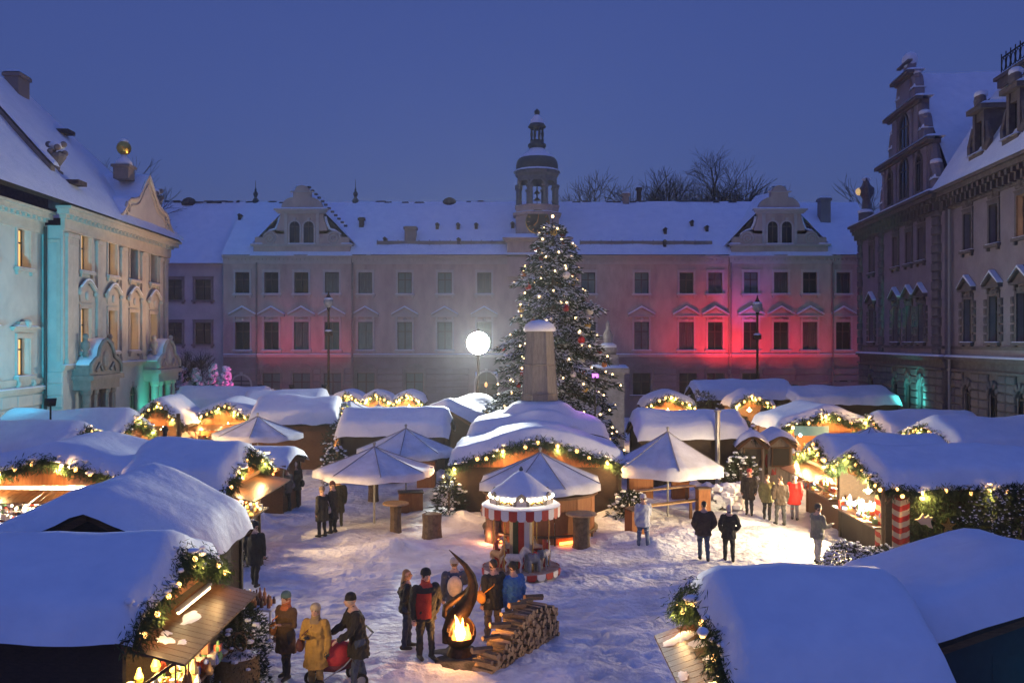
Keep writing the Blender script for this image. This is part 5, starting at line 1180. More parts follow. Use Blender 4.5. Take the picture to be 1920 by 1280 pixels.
bare_tree('large round crowned bare tree rising behind the palace roof', 23.6, 112, 9.5, 18.6, .62, 4, 7)
for i, (px, top, d, lb) in enumerate(((1070, 350, 108, 'low bare tree peeping over the ridge right of the turret'), (1130, 352, 112, 'low bare tree peeping over the ridge near the square vent'), (1195, 340, 108, 'bushy bare tree over the ridge beside the large crown'), (1250, 345, 106, 'bare tree touching the large round crown'), (1600, 362, 100, 'bare tree behind the corner of the dark palace'), (262, 332, 84, 'thin bare tree behind the curved gable'), (1420, 345, 118, 'bare tree between large crown and right gable'))):
    t = atd(px, top, d); bare_tree(lb, t.x, d, 4, (t.z - 4) * 1.02, .50, 40 + i, 6)
p = at(340, 800); bare_tree('small frosty bare tree in front of the pale palace wing', (345 - 960) / F * 66, 66, 0, 6.4, .5, 60, 6, None)

# ================================================================== BUSHES
def bush(label, X, Y, rx, ry, h, n, seed, snow=.25, name='fir_bush', m='hedge', l=.25, group=None, cone=False, snr=.07):
    r = random.Random(seed); b = MB(); s = MB()
    for k in range(n):
        a = r.uniform(0, 6.28); t = r.random() ** .5; z = r.random() * h
        sc = (1 - z / h) if cone else math.sqrt(max(.05, 1 - (z / h) ** 3)); lump = 1 + .18 * math.sin(a * 3 + z * 4 + seed)
        p = Vector((rx * t * sc * lump * math.cos(a), ry * t * sc * lump * math.sin(a), z)); d = Vector((math.cos(a), math.sin(a), r.gauss(.2, .6)))
        sprig(b, p, d, l * r.uniform(.6, 1.3), l * .07, r); sprig(b, p, d + Vector((r.gauss(0, .5), r.gauss(0, .5), r.gauss(0, .5))), l * r.uniform(.6, 1.2), l * .07, r)
        if r.random() < snow and t > .6: s.ball(p + d * l * .5, snr * r.uniform(.4, 1.2), 5, 3, (1.3, 1.3, .7))
    st = MB(); st.tube([(0, 0, -.1), (0, 0, h * .7)], [.06, .02], 6)
    o = thing(name, label, 'bush', (X, Y, gz(X, Y) if Y < 60 else 0), 0, group); st.build('stem', 'bark', o); b.build('foliage', m, o)['kind'] = 'stuff'
    if s.v: s.build('bush_snow', 'snow', o)['kind'] = 'stuff'
    return o
bush('dark fir bush between wreath booth and open stand', 12.0, 57.5, 1.5, 1.0, 3.3, 900, 1, .08)
bush('lower dark fir bush at the open stand posts', 13.2, 53.0, 1.3, .9, 2.0, 700, 2, .25)
bush('dark hedge in front of the pale palace wing', -21.3, 64, 2.2, 1.2, 3.0, 1300, 3, .12)
bush('snow dusted hedge beside the second portal', -20.2, 62.6, 1.6, 1.0, 2.4, 900, 4, .2)
bush('frosted hedge beyond the fir wall of the candy stall', 13.4, 23.9, 1.9, .9, 2.7, 3200, 5, .5, l=.16, snr=.024)
bush('second frosted hedge where the dark palace yard begins', 16.2, 24.2, 1.8, .9, 2.7, 3200, 6, .5, l=.16, snr=.024)
bush('snowy little firs by the candy stall counter', 9.45, 25.6, .75, .6, .8, 1100, 7, .9, l=.16, snr=.035)
bush('snow laden fir pile at the foot of the striped cloth', 10.3, 25.3, .8, .5, .7, 900, 8, .9, l=.16, snr=.035)
bush('dark fir bush at the corner of the metal flue hut', 9.7, 38.6, .8, .7, 1.7, 600, 9, .3)
bush('fir bush against the snow heaped hut in the left lane', -8.3, 45.2, 1.1, .9, 2.6, 900, 10, .2)
bush('second fir bush closing the left lane', -7.2, 43.6, .8, .7, 1.7, 600, 11, .25)
bush('fir branches leaning on the long dark hut', -8.0, 41.2, .6, .5, 1.7, 350, 12, .3)
bush('fir brush under the counter of the stovepipe hut', -7.95, 26.7, .5, .8, 1.3, 600, 13, .12)
bush('fir brush at the wide board shutter counter', -4.95, 13.0, .45, .75, 1.0, 3200, 14, .06, l=.09, snr=.05)
bush('fir brush behind the wide board shutter', -5.1, 17.3, .5, .7, 1.5, 3000, 15, .03, l=.1, snr=.05)
bush('fir boughs under the right eave of the central bar', 4.2, 33.0, .6, .4, 1.0, 450, 16, .2)
bush('fir boughs under the left eave of the central bar', -2.3, 33.2, .6, .4, 1.5, 450, 17, .2)
bush('snow buried bush beside the square umbrella', 8.2, 35.5, .7, .6, .8, 260, 18, .9, snr=.2)
bush('snow buried bush by the tiny cabins', 9.3, 36.8, .7, .6, .7, 260, 19, .9, snr=.2)
for i, (px, py, col) in enumerate(((345, 690, 0), (368, 692, 0), (400, 684, 1), (424, 688, 1))):
    q = atd(px, 640, 65.0); h = CH - (py - 640) / F * 65
    bush(('topiary cone nearest the second portal', 'topiary cone second from the portal', 'pink lit topiary cone tallest of the row', 'pink lit topiary cone beside the arched door')[i], q.x, 65, .75, .75, h - 1.6, 420, 30 + i, .7, 'topiary', 'hedge', .22, 'row of snowy topiary cones', True, .14).location.z = 1.6
    o = thing('planter', ('stone planter nearest the second portal', 'stone planter second from the portal', 'stone planter under the tallest pink topiary', 'stone planter beside the arched door')[i], 'planter', (q.x, 65, 0), 0, 'row of stone planters'); b = MB(); b.lathe([(.4, 0), (.35, .9), (.6, 1.3), (.65, 1.6), (.5, 1.65)], 10); b.build('pot', 'stone', o); b = MB(); b.ball((0, 0, 1.72), .62, 10, 5, (1, 1, .35)); b.build('planter_snow', 'snow', o, True)

# ---- monument beside the tree
q = atd(1140, 640, 56); mo = thing('stone_monument', 'small stepped stone monument with snowy finial beside the christmas tree', 'monument', (q.x, 56, 0))
b = MB(); b.box(-.9, .9, -.9, .9, 0, 4.6); b.box(-1.15, 1.15, -1.15, 1.15, 4.6, 4.9); b.box(-.6, .6, -.6, .6, 4.9, 5.7); b.build('pedestal', 'stone', mo); b = MB(); b.lathe([(.5, 5.7), (.55, 6.1), (.25, 6.4), (.32, 6.9), (.1, 7.3), (.15, 7.5), (.02, 7.8)], 10); b.build('finial', 'stone', mo, True)
b = MB(); snowstrip(b, -1.15, 1.15, -1.15, 1.15, 4.9, .18); b.build('ledge_snow', 'snow', mo, True); b = MB(); b.ball((0, 0, 6.2), .55, 10, 5, (1, 1, .45)); b.build('finial_snow', 'snow', mo, True)

# ================================================================== LAMPS
def street_lamp(label, px, top, d):
    t = atd(px, top, d); h = t.z; o = thing('street_lamp', label, 'street lamp', (t.x, d, 0), 0, 'tall unlit street lamps')
    b = MB(); b.lathe([(.22, 0), (.2, .8), (.12, 1.0), (.09, 1.2), (.08, h - 1.1), (.14, h - 1.05), (.1, h - .95)], 10); b.build('post', 'iron', o)
    b = MB(); b.lathe([(.12, h - .95), (.34, h - .7), (.36, h - .45), (.2, h - .25)], 12); b.build('globe', mat('globe%d' % px, (.35, .36, .34), .25), o, True); b = MB(); b.lathe([(.30, h - .38), (.12, h - .1), (.06, h + .05), (.03, h + .25)], 10); b.build('cap', 'iron', o, True); b = MB(); b.ball((0, 0, h - .33), .34, 10, 6, (1, 1, .4)); b.build('cap_snow', 'snow', o, True)
    b = MB(); b.box(-.25, .25, -.15, .15, h * .70, h * .70 + .3); b.build('bracket_box', 'iron', o); b = MB(); b.ball((0, 0, h * .70 + .33), .28, 8, 5, (1, .7, .4)); b.build('box_snow', 'snow', o, True)
street_lamp('street lamp standing before the left gabled facade', 616, 552, 66); street_lamp('street lamp standing before the red lit right facade', 1420, 560, 64)
def floodlight(label, loc, aim, col, power, cone, size=.22, name='floodlight', emit=25, blend=.8, post=True, rad=.15):
    loc = Vector(loc); o = thing(name, label, 'floodlight', (loc.x, loc.y, 0)); d = (Vector(aim) - loc).normalized(); q = d.to_track_quat('-Y', 'Z'); c = Vector((0, 0, loc.z))
    b = MB(); b.T = Matrix.Translation(c) @ q.to_matrix().to_4x4(); b.add([(-size, 0, -size * .7), (size, 0, -size * .7), (size, 0, size * .7), (-size, 0, size * .7), (-size * .6, size, -size * .4), (size * .6, size, -size * .4), (size * .6, size, size * .4), (-size * .6, size, size * .4)], [(0, 4, 5, 1), (1, 5, 6, 2), (2, 6, 7, 3), (3, 7, 4, 0), (4, 7, 6, 5)]); b.build('housing', 'black', o)
    b = MB(); b.T = Matrix.Translation(c) @ q.to_matrix().to_4x4(); b.box(-size * .93, size * .93, .01, .03, -size * .63, size * .63); b.build('lens', mat('lens', col, .4, emit=emit, ecol=col), o)
    b = MB(); b.tube([(0, 0, -.1), (0, 0, loc.z - .02)], .04, 6); b.build('post', 'black', o)
    l = light('SPOT', o, c + d * .08, col, power, rad, None, cone, blend); l.rotation_euler = d.to_track_quat('-Z', 'Y').to_euler()
    return o
CY = (.05, .66, 1.0); TE = (.08, .95, .72); RD = (1, .025, .045)
floodlight('cyan floodlight among the huts along the left palace', (-19.6, 30.6, 4.6), (-23.4, 43.8, 8.6), CY, 6200, 62)
floodlight('cyan floodlight washing the left palace wing from the lane', (-18.4, 36.3, 4.1), (-23.5, 41.6, 7.4), CY, 1000, 84)
floodlight('green teal floodlight at the second portal', (-21.5, 55.2, 1.3), (-22.8, 58.4, 4.6), TE, 330, 85)
floodlight('warm floodlight raising the curved gable out of the dusk', (-12.6, 56.8, 3.2), (-22.6, 55.0, 11.2), (1, .60, .30), 3600, 52)
for px_, pw_, lb_ in ((515, 340, 'red floodlight below the first window of the left gable'), (570, 230, 'red floodlight below the middle window of the left gable'), (628, 300, 'red floodlight before the left lamp post'), (1285, 650, 'red floodlight between monument and drainpipe'), (1345, 2600, 'red floodlight under the right facade drainpipe'), (1402, 1500, 'red floodlight under the first right gable window'), (1460, 750, 'red floodlight under the middle right gable window'), (1518, 550, 'red floodlight under the last right gable window'), (1590, 220, 'red floodlight at the corner by the dark palace')):
    floodlight(lb_, (BX(px_), 73.6, 2.9), (BX(px_), 78, 7.0), RD, pw_, 58, blend=.9)
floodlight('red floodlight beside the monument', (BX(1260), 71.0, 2.9), (BX(1230), 78, 8.5), RD, 500, 55)
floodlight('blue violet floodlight aimed up at the right gable', (BX(1392), 72.6, 2.9), (BX(1395), 78, 12.6), (.22, .16, 1), 1600, 42)
floodlight('teal floodlight before the dark palace arches', (25.1, 56.6, 2.0), (26.4, 60.8, 5.6), (.1, .95, .85), 1100, 80)
floodlight('teal floodlight near the dark palace wing', (20.9, 44.4, 2.9), (24.4, 45.6, 6.5), (.08, .6, .75), 300, 90)
floodlight('teal floodlight on the snow beside the black gable wall', (9.0, 10.9, .9), (8.3, 12.4, 1.5), (.05, .5, .8), 45, 110, .12)
floodlight('pink floodlight behind the topiary row', (-18.0, 63.4, 2.2), (-20.6, 65.2, 3.3), (1, .05, .35), 420, 80)
floodlight('violet spotlight in the christmas tree branches', (TX + 1.9, TY - 3.2, 4.85), (TX - 1, TY - 12, 2.0), (.75, .2, 1), 160, 120, .16, emit=2.2)
# the big white floodlight bank
fx = atd(897, 643, 57); fb = thing('floodlight_mast', 'dazzling white floodlight bank on a mast before the far gate', 'floodlight', (fx.x, fx.y, 0))
b = MB(); b.tube([(0, 0, -.1), (0, 0, fx.z + .9)], .09, 8); b.build('mast', 'iron', fb)
b = MB(); b.T = Matrix.Translation((0, -.1, fx.z)) @ Matrix.Rotation(R(90), 4, 'X'); b.lathe([(.0, -.1), (.35, -.08), (.66, .18), (.74, .36), (.76, .40), (.70, .38), (.60, .22), (.0, .2)], 24, cap=False); b.build('reflector_housing', 'black', fb, True)
b = MB(); b.T = Matrix.Translation((0, -.1, fx.z)) @ Matrix.Rotation(R(90), 4, 'X'); b.lathe([(.0, .36), (.70, .36)], 28, cap=False); b.build('lens', 'flood', fb)
b = MB(); b.bar((-.85, 0, fx.z), (.85, 0, fx.z), .08); b.build('cross_arm', 'iron', fb)
l = light('SPOT', fb, (0, -.62, fx.z), (.93, 1, .92), 17000, .35, None, 70, .5); l.rotation_euler = (Vector((1.2, 34, 2.6)) - Vector((fx.x, fx.y, fx.z))).normalized().to_track_quat('-Z', 'Y').to_euler()

# ================================================================== CAROUSEL
cp_ = at(977, 1072); CX, CYy = cp_.x, cp_.y
car = thing('carousel', 'small children carousel with red and white scalloped canopy and snowy cone roof', 'carousel', (CX, CYy, 0))
b = MB(); b.lathe([(1.05, 0), (1.08, .16), (1.05, .18), (0, .18)], 32, cap=False); b.build('platform', mat('car_floor', (.22, .10, .07), .7, (.4, .33, .3), 4), car)
for k in range(24):
    a = 2 * math.pi * k / 24; b = MB(); w = .135; b.prism([(-w, .17), (-w, .07), (-w * .6, .0), (w * .6, 0), (w, .07), (w, .17)], -.02, .0); b.build('skirt_scallop', 'red' if k % 2 else 'white', car, loc=(1.085 * math.sin(a), -1.085 * math.cos(a), 0), rz=a)
for k in range(12):
    a = 2 * math.pi * k / 12; b = MB(); w = .30 * math.tan(math.pi / 12); b.box(-w, w, -.02, 0, .18, 1.75); b.build('column_stripe', ('red', 'white', 'cream', 'hedge')[k % 4], car, loc=(.30 * math.sin(a), -.30 * math.cos(a), 0), rz=a)
for k in range(30):
    a = 2 * math.pi * k / 30; b = MB(); w = 1.09 * math.tan(math.pi / 30) * 1.02; b.prism([(-w, 1.9), (-w, 1.68), (-w * .55, 1.62), (w * .55, 1.62), (w, 1.68), (w, 1.9)], -.015, .0); b.build('valance_scallop', 'red' if k % 2 else 'white', car, loc=(1.09 * math.sin(a), -1.09 * math.cos(a), 0), rz=a)
b = MB(); b.lathe([(1.09, 1.88), (1.11, 1.92), (.80, 1.98), (.78, 2.24), (.05, 2.25)], 32, cap=False); b.build('canopy_deck', 'white', car)
b = MB(); b.lathe([(1.10, 1.925), (1.0, 1.99), (.82, 2.0)], 32, cap=False); b.build('deck_snow', 'snow', car, True)
b = MB(); b.lathe([(.88, 2.20), (.86, 2.28), (.55, 2.5), (.2, 2.78), (.03, 2.86)], 28, cap=False); b.build('cone_snow', 'snow', car, True)
b = MB(); b.lathe([(.03, 2.82), (.06, 2.9), (.02, 2.98)], 8); b.build('finial', 'copper', car)
for k in range(6):
    a = 2 * math.pi * k / 6 ; b = MB(); b.prism([(-.22, 1.97), (.22, 1.97), (.22, 2.1), (.12, 2.26), (0, 2.34), (-.12, 2.26), (-.22, 2.1)], -.03, .02); o = b.build('cartouche', 'trim_dark', car, loc=(.86 * math.sin(a), -.86 * math.cos(a), 0), rz=a)
    b = MB(); b.prism([(-.14, 2.0), (.14, 2.0), (.13, 2.12), (0, 2.24), (-.13, 2.12)], -.04, -.031); b.build('painting', solid((.45, .4, .38), .5), o)
    a += math.pi / 6; b = MB(); b.tube([(-.2, 0, 2.02), (-.1, -.02, 2.1), (0, -.02, 2.05), (.1, -.02, 2.1), (.2, 0, 2.02)], .03, 6); b.build('gilt_scroll', 'gold', car, True, (.85 * math.sin(a), -.85 * math.cos(a), 0), a)
for k in range(30):
    a = 2 * math.pi * k / 30; obj('bulb', bulb_mesh('bulb_white', .028), car, (.90 * math.sin(a), -.90 * math.cos(a), 2.18))
for k in range(6):
    a = 2 * math.pi * (k + .4) / 6; b = MB(); b.tube([(.78 * math.sin(a), -.78 * math.cos(a), .18), (.78 * math.sin(a), -.78 * math.cos(a), 1.9)], .017, 6); b.build('pole', 'gold', car)

# ================================================================== FIGURES: lofted limbs fused into one skin
FIG = []      # (temp object, list of (region, segments), target data)
def seg_dist(P, segs):
    best = np.full(len(P), 1e9)
    for (a, b, ra, rb) in segs:
        a = np.array(a); b = np.array(b); ab = b - a; L = max(1e-9, ab @ ab); t = np.clip(((P - a) @ ab) / L, 0, 1); q = a + t[:, None] * ab
        best = np.minimum(best, np.linalg.norm(P - q, axis=1) - (ra + (rb - ra) * t))
    return best
class Fig:
    def __init__(s): s.mb = MB(); s.reg = []
    def limb(s, reg, pts, rad, n=10, up=None):
        s.mb.tube(pts, rad, n, True, 1.0, up)
        av = [(sum(r) / 2 if hasattr(r, '__len__') else r) for r in rad]
        for p, r in ((pts[0], rad[0]), (pts[-1], rad[-1])):
            r = r if hasattr(r, '__len__') else (r, r)
            if max(r) < .12: s.mb.ball(p, min(r) * .97, 8, 6)
        s.reg.append((reg, [(tuple(pts[i]), tuple(pts[i + 1]), av[i], av[i + 1]) for i in range(len(pts) - 1)]))
    def ball(s, reg, c, r, sq=(1, 1, 1)):
        s.mb.ball(c, r, 14, 10, sq); s.reg.append((reg, [(tuple(c), tuple(c), r * sum(sq) / 3, r * sum(sq) / 3)]))
    def finish(s, name, parent, mats, voxel, loc=(0, 0, 0), rz=0, scale=1, smooth=4):
        me = s.mb.mesh(None); o = bpy.data.objects.new('tmp', me); COL.objects.link(o)
        m = o.modifiers.new('r', 'REMESH'); m.mode = 'VOXEL'; m.voxel_size = voxel; m.use_smooth_shade = True
        m = o.modifiers.new('s', 'SMOOTH'); m.factor = .5; m.iterations = smooth
        FIG.append((o, s.reg, name, parent, mats, loc, rz, scale)); return o
def finish_figures():
    dg = bpy.context.evaluated_depsgraph_get(); out = []
    for (o, reg, name, parent, mats, loc, rz, scale) in FIG:
        me = bpy.data.meshes.new_from_object(o.evaluated_get(dg)); n = len(me.polygons); P = np.zeros(n * 3); me.polygons.foreach_get('center', P); P = P.reshape(-1, 3)
        names = list(mats.keys()); D_ = np.full((len(names), n), 1e9)
        for (rg, segs) in reg:
            i = names.index(rg); D_[i] = np.minimum(D_[i], np.abs(seg_dist(P, segs)))
        if name == 'body':      # soft cloth folds
            nv = len(me.vertices); co = np.zeros(nv * 3); no = np.zeros(nv * 3); me.vertices.foreach_get('co', co); me.vertices.foreach_get('normal', no); co = co.reshape(-1, 3); no = no.reshape(-1, 3)
            rs = np.random.RandomState(len(out) + 5); dsp = np.zeros(nv)
            for _ in range(9):
                kk = rs.normal(size=3) * np.array([34, 34, 24]); dsp += np.sin(co @ kk + rs.uniform(0, 6.28))
            wgt = np.clip((1.44 - co[:, 2]) / .1, 0, 1) * np.clip((co[:, 2] - .1) / .1, 0, 1); co = co + no * (dsp * .0036 * wgt)[:, None]
            sway = rs.uniform(-.03, .03); co[:, 0] += sway * np.clip(co[:, 2] - .1, 0, 1) * np.sin(np.clip(co[:, 2], 0, 1.2) / 1.2 * 3.1)
            me.vertices.foreach_set('co', co.ravel())
        me.materials.clear()
        for k in names: me.materials.append(mats[k] if not isinstance(mats[k], str) else M[mats[k]])
        me.polygons.foreach_set('material_index', D_.argmin(0).astype(np.int32)); me.polygons.foreach_set('use_smooth', [True] * n); me.update(); out.append((o, me, name, parent, loc, rz, scale))
    for (o, me, name, parent, loc, rz, scale) in out:
        q = obj(name, me, parent, loc, rz, scale=scale); me.name = name; t = o.data; bpy.data.objects.remove(o); bpy.data.meshes.remove(t)
    FIG.clear()
SKIN = (.50, .30, .21)
def person(label, px, py, face, h=1.72, coat=(.02, .02, .022), legs=(.03, .035, .05), hair=(.05, .03, .02), hat=None, hem=.78, puff=.0, arms=('down', 'down'), stride=.06, longhair=False, lean=0.0, scarf=None, shoe=(.02, .018, .016), glove=None, panel=None, bag=None, pack=None, far=False, pos=None, female=False, tilt=0.0):
    p = pos if pos is not None else at(px, py); s = h / 1.75
    o = thing('person', label, 'person', (p[0], p[1], gz(p[0], p[1]) if p[1] < 60 else 0), R(face))
    f = Fig(); V = Vector
    def L(x, y, z): return (x, y + lean * max(0, z - .9), z)
    for i, sd in enumerate((-1, 1)):
        st = stride if i == 0 else -stride
        hip = (sd * .092, 0, .90); kn = (sd * .098, st * .6 + .02, .50); an = (sd * .10, st, .10)
        f.limb('legs', [hip, ((hip[0] + kn[0]) / 2, (hip[1] + kn[1]) / 2 + .01, .70), kn, (sd * .1, (kn[1] + an[1]) / 2 - .01, .32), an], [.105, .092, .07, .068, .058])
        f.limb('shoe', [(sd * .10, st - .05, .07), (sd * .105, st + .05, .06), (sd * .115, st + .16, .045)], [(.052, .055), (.05, .05), (.042, .035)])
    fl = .03 if hem < .7 else .012
    tor = [(hem, .185 + fl + puff, .145 + fl + puff), (.93, .178 + puff, .135 + puff), (1.10, .165 + puff, .125 + puff), (1.28, .20 + puff, .140 + puff), (1.40, .195 + puff * .6, .12 + puff * .6), (1.47, .11, .09), (1.51, .07, .07)]
    if female: tor[2] = (1.10, .15 + puff, .115 + puff); tor[3] = (1.28, .182 + puff, .145 + puff); tor[4] = (1.40, .172 + puff * .6, .115)
    f.limb('coat', [L(0, 0, z) for z, a, b_ in tor], [(a, b_) for z, a, b_ in tor], 16, (0, 1, 0))
    f.reg[-1] = ('coat', [(tuple(L(x, 0, z0)), tuple(L(x, 0, z1)), .13 + puff, .13 + puff) for x in (-.07, 0, .07) for z0, z1 in ((hem, 1.0), (1.0, 1.38))])
    shx = .205 if not female else .185
    for sd, ar in zip((-1, 1), arms):
        sh = V(L(sd * shx, 0, 1.39))
        if ar == 'down': el = sh + V((sd * .055, -.03, -.29)); wr = el + V((-sd * .01, .07, -.25))
        elif ar == 'pocket': el = sh + V((sd * .11, -.08, -.27)); wr = el + V((-sd * .09, .14, -.19))
        elif ar == 'hip': el = sh + V((sd * .19, -.10, -.24)); wr = el + V((-sd * .18, .10, -.14))
        elif ar == 'fold': el = sh + V((sd * .07, .05, -.28)); wr = el + V((-sd * .14, .19, .05))
        elif ar == 'hold': el = sh + V((sd * .05, .06, -.28)); wr = el + V((-sd * .04, .24, .06))
        elif ar == 'push': el = sh + V((sd * .04, .12, -.26)); wr = el + V((-sd * .02, .22, -.10))
        else: el = sh + V((sd * .06, .12, -.22)); wr = el + V((-sd * .06, .18, .16))     # 'up'
        f.limb('coat', [sh, sh.lerp(el, .5), el, el.lerp(wr, .5), wr], [.075 + puff * .5, .068 + puff * .5, .06 + puff * .4, .052 + puff * .4, .045 + puff * .2])
        if ar not in ('pocket',):
            d = (wr - el).normalized(); n_ = d.cross(V((sd, 0, 0.01))).normalized(); c = d.cross(n_).normalized(); g = 'glove'
            pb = wr + d * .03; f.limb(g, [wr, pb, wr + d * .085], [(.03, .03), (.043, .022), (.042, .018)])
            if not far:
                for q, ln in zip((-.032, -.011, .011, .032), (.055, .068, .064, .05)):
                    k0 = wr + d * .085 + c * q; k1 = k0 + d * ln * .55 + n_ * .006 * sd; k2 = k1 + d * ln * .3 + (-n_ * .022); f.limb(g, [k0, k1, k2], [.0115, .0105, .009], 6)
                k0 = wr + d * .035 - c * .04 * 1; f.limb(g, [k0, k0 - c * .02 + d * .035, k0 - c * .022 + d * .065], [.014, .0125, .0105], 6)
    hz = 1.635; hy = .02 + lean * .75
    f.limb('skin' if not scarf else 'scarf', [L(0, 0, 1.47), L(0, .01, 1.56)], [.068 + (.03 if scarf else 0), .06 + (.03 if scarf else 0)])
    hc = V((tilt * .03, hy, hz)); f.ball('skin', hc, .1, (.80, .95, 1.14)); f.ball('skin', hc + V((0, .035, -.055)), .062, (.9, 1, .95))
    f.limb('skin', [hc + V((0, .088, .01)), hc + V((0, .112, -.022))], [.012, .017], 6)
    for sd in (-1, 1): f.ball('skin', hc + V((sd * .082, 0, -.01)), .024, (.5, .8, 1.2))
    f.ball('hair', hc + V((0, -.022, .028)), .1, (.90, .98, 1.06))
    if longhair: f.limb('hair', [hc + V((0, -.05, .0)), hc + V((0, -.085, -.12)), hc + V((0, -.11 , -.26)), hc + V((0, -.10, -.36))], [(.09, .06), (.105, .055), (.11, .05), (.08, .035)], 10)
    elif female: f.limb('hair', [hc + V((0, -.045, .0)), hc + V((0, -.055, -.09))], [(.088, .06), (.085, .05)])
    mats = {'legs': solid(legs), 'shoe': solid(shoe, .6), 'coat': solid(coat), 'skin': solid(SKIN, .6), 'hair': solid(hair, .7), 'glove': solid(glove or SKIN, .7)}
    if scarf: mats['scarf'] = solid(scarf)
    f.finish('body', o, mats, .022 if far else .0125, scale=s, smooth=3 if far else 5)
    K_ = s
    if not far:
        for sd in (-1, 1): b = MB(); b.ball(hc + V((sd * .033, .084, .018)), .0125, 8, 6); e = b.build('eye', solid((.03, .02, .015), .3), o, True); e.scale = (s, s, s)
        b = MB(); b.tube([hc + V((-.024, .088, -.062)), hc + V((0, .096, -.064)), hc + V((.024, .088, -.062))], .006, 5); e = b.build('mouth', solid((.35, .12, .1), .5), o, True); e.scale = (s, s, s)
    if hat:
        b = MB(); z = hc.z; pr = [(.100, z + .025), (.104, z + .045), (.1, z + .09), (.078, z + .128), (.04, z + .148), (.0, z + .152)]
        b.lathe([(.106, z + .02), (.108, z + .055), (.1, z + .057)], 14, (hc.x, hc.y - .012), cap=False); b.lathe(pr, 14, (hc.x, hc.y - .012), cap=False); e = b.build('hat', solid(hat), o, True); e.scale = (s, s, s)
    if panel:      # coloured front panel of a two tone jacket
        b = MB(); vs = []; fs = []
        zz = [.84, .95, 1.1, 1.25, 1.33]
        for z in zz:
            for k in range(9):
                a = R(-8 + 110 * k / 8); vs.append(((.197 + puff) * math.sin(a), (.152 + puff) * math.cos(a) + lean * (z - .9), z))
        for i in range(4):
            for k in range(8): fs.append((i * 9 + k, i * 9 + k + 1, (i + 1) * 9 + k + 1, (i + 1) * 9 + k))
        b.add(vs, fs); e = b.build('jacket_panel', solid(panel), o, True); e.scale = (s, s, s)
    if bag:
        c, sd, z = bag; b = MB(); b.ball((sd * (.27 + puff), .02, z), .15, 10, 8, (.55, 1.05, .95)); b.tube([(sd * (.27 + puff), .10, z + .1), (sd * .2, .16 + puff, 1.2), (-sd * .1, .06, 1.47), (sd * .1, -.14 - puff, 1.25), (sd * (.26 + puff), -.08, z + .1)], .012, 5); e = b.build('shoulder_bag', solid(c, .5), o, True); e.scale = (s, s, s)
    if pack:
        b = MB(); b.ball((0, -.2 - puff, 1.18), .2, 12, 9, (.85, .55, 1.2)); b.tube([(-.12, -.13, 1.36), (-.13, .02, 1.45), (-.13, .14, 1.3), (-.13, .05, 1.0)], .02, 5); b.tube([(.12, -.13, 1.36), (.13, .02, 1.45), (.13, .14, 1.3), (.13, .05, 1.0)], .02, 5); e = b.build('backpack', solid(pack, .6), o, True); e.scale = (s, s, s)
    return o
BLK = (.014, .013, .014); JEA = (.035, .05, .09)
# face: 0 looks away from the camera, 180 towards it, -90 to the right, 90 to the left
person('woman with long fair hair and black jacket warming herself at the fire', 762, 1220, -75, 1.66, BLK, (.03, .04, .07), (.28, .15, .06), None, .82, .02, ('hip', 'pocket'), .07, True, female=True)
person('man with black beanie and black and red jacket by the fire', 798, 1238, -150, 1.84, (.012, .012, .013), (.016, .016, .02), (.02, .015, .01), (.01, .01, .012), .78, .045, ('pocket', 'down'), .06, scarf=(.45, .05, .03), panel=(.26, .015, .012))
person('hatted person with pale backpack behind the iron flame', 852, 1190, 5, 1.70, (.05, .06, .10), (.03, .035, .05), (.1, .06, .03), (.30, .28, .27), .8, .03, ('down', 'up'), .05, pack=(.55, .42, .32))
person('tall person in black coat with orange bag beside the fire', 925, 1203, 35, 1.78, BLK, (.12, .10, .08), (.03, .02, .015), None, .72, .03, ('down', 'fold'), .08, bag=((.75, .30, .03), -1, 1.0), shoe=(.03, .04, .07))
person('person in bright blue jacket with dark cap beside the woodpile', 962, 1196, 30, 1.62, (.03, .13, .34), (.10, .09, .09), (.02, .015, .01), (.012, .012, .013), .74, .05, ('down', 'down'), .06)
person('woman in brown coat and striped green cap with orange bag', 537, 1272, 150, 1.66, (.085, .045, .02), (.03, .028, .03), (.12, .06, .03), (.09, .16, .15), .55, .02, ('fold', 'down'), .08, female=True, scarf=(.40, .11, .04), bag=((.60, .20, .03), 1, .98))
person('woman in long mustard coat and beige cap walking forward', 592, 1297, 172, 1.64, (.34, .20, .045), (.22, .15, .06), (.25, .18, .1), (.36, .29, .19), .52, .035, ('down', 'fold'), .05, female=True, scarf=(.22, .16, .09), bag=((.10, .03, .025), 1, .95), glove=(.02, .02, .02))
person('man in black coat and cap bending over the red pushchair', 672, 1292, 115, 1.80, (.016, .013, .012), (.035, .05, .09), (.3, .26, .22), (.01, .01, .011), .62, .03, ('push', 'push'), .12, lean=.18)
person('stocky person in long black coat with pale bag in the left lane', 604, 1008, 60, 1.66, BLK, (.02, .02, .024), (.1, .06, .03), (.14, .10, .07), .58, .05, ('down', 'fold'), .04, far=True, bag=((.45, .40, .36), 1, .9))
person('person in black coat and dark hat close beside the stocky one', 624, 1003, 80, 1.74, (.012, .01, .012), (.015, .015, .018), (.03, .02, .01), (.05, .012, .012), .5, .03, ('fold', 'down'), .04, far=True, glove=(.01, .01, .01))
person('person in black hooded coat behind the pair in the left lane', 634, 988, 20, 1.74, BLK, BLK, (.02, .02, .02), (.02, .02, .02), .5, .02, far=True)
person('person in rust brown coat at the stovepipe hut counter', 518, 948, 80, 1.68, (.28, .10, .04), (.03, .03, .04), (.2, .1, .05), None, .6, .03, ('hold', 'hold'), .04, far=True)
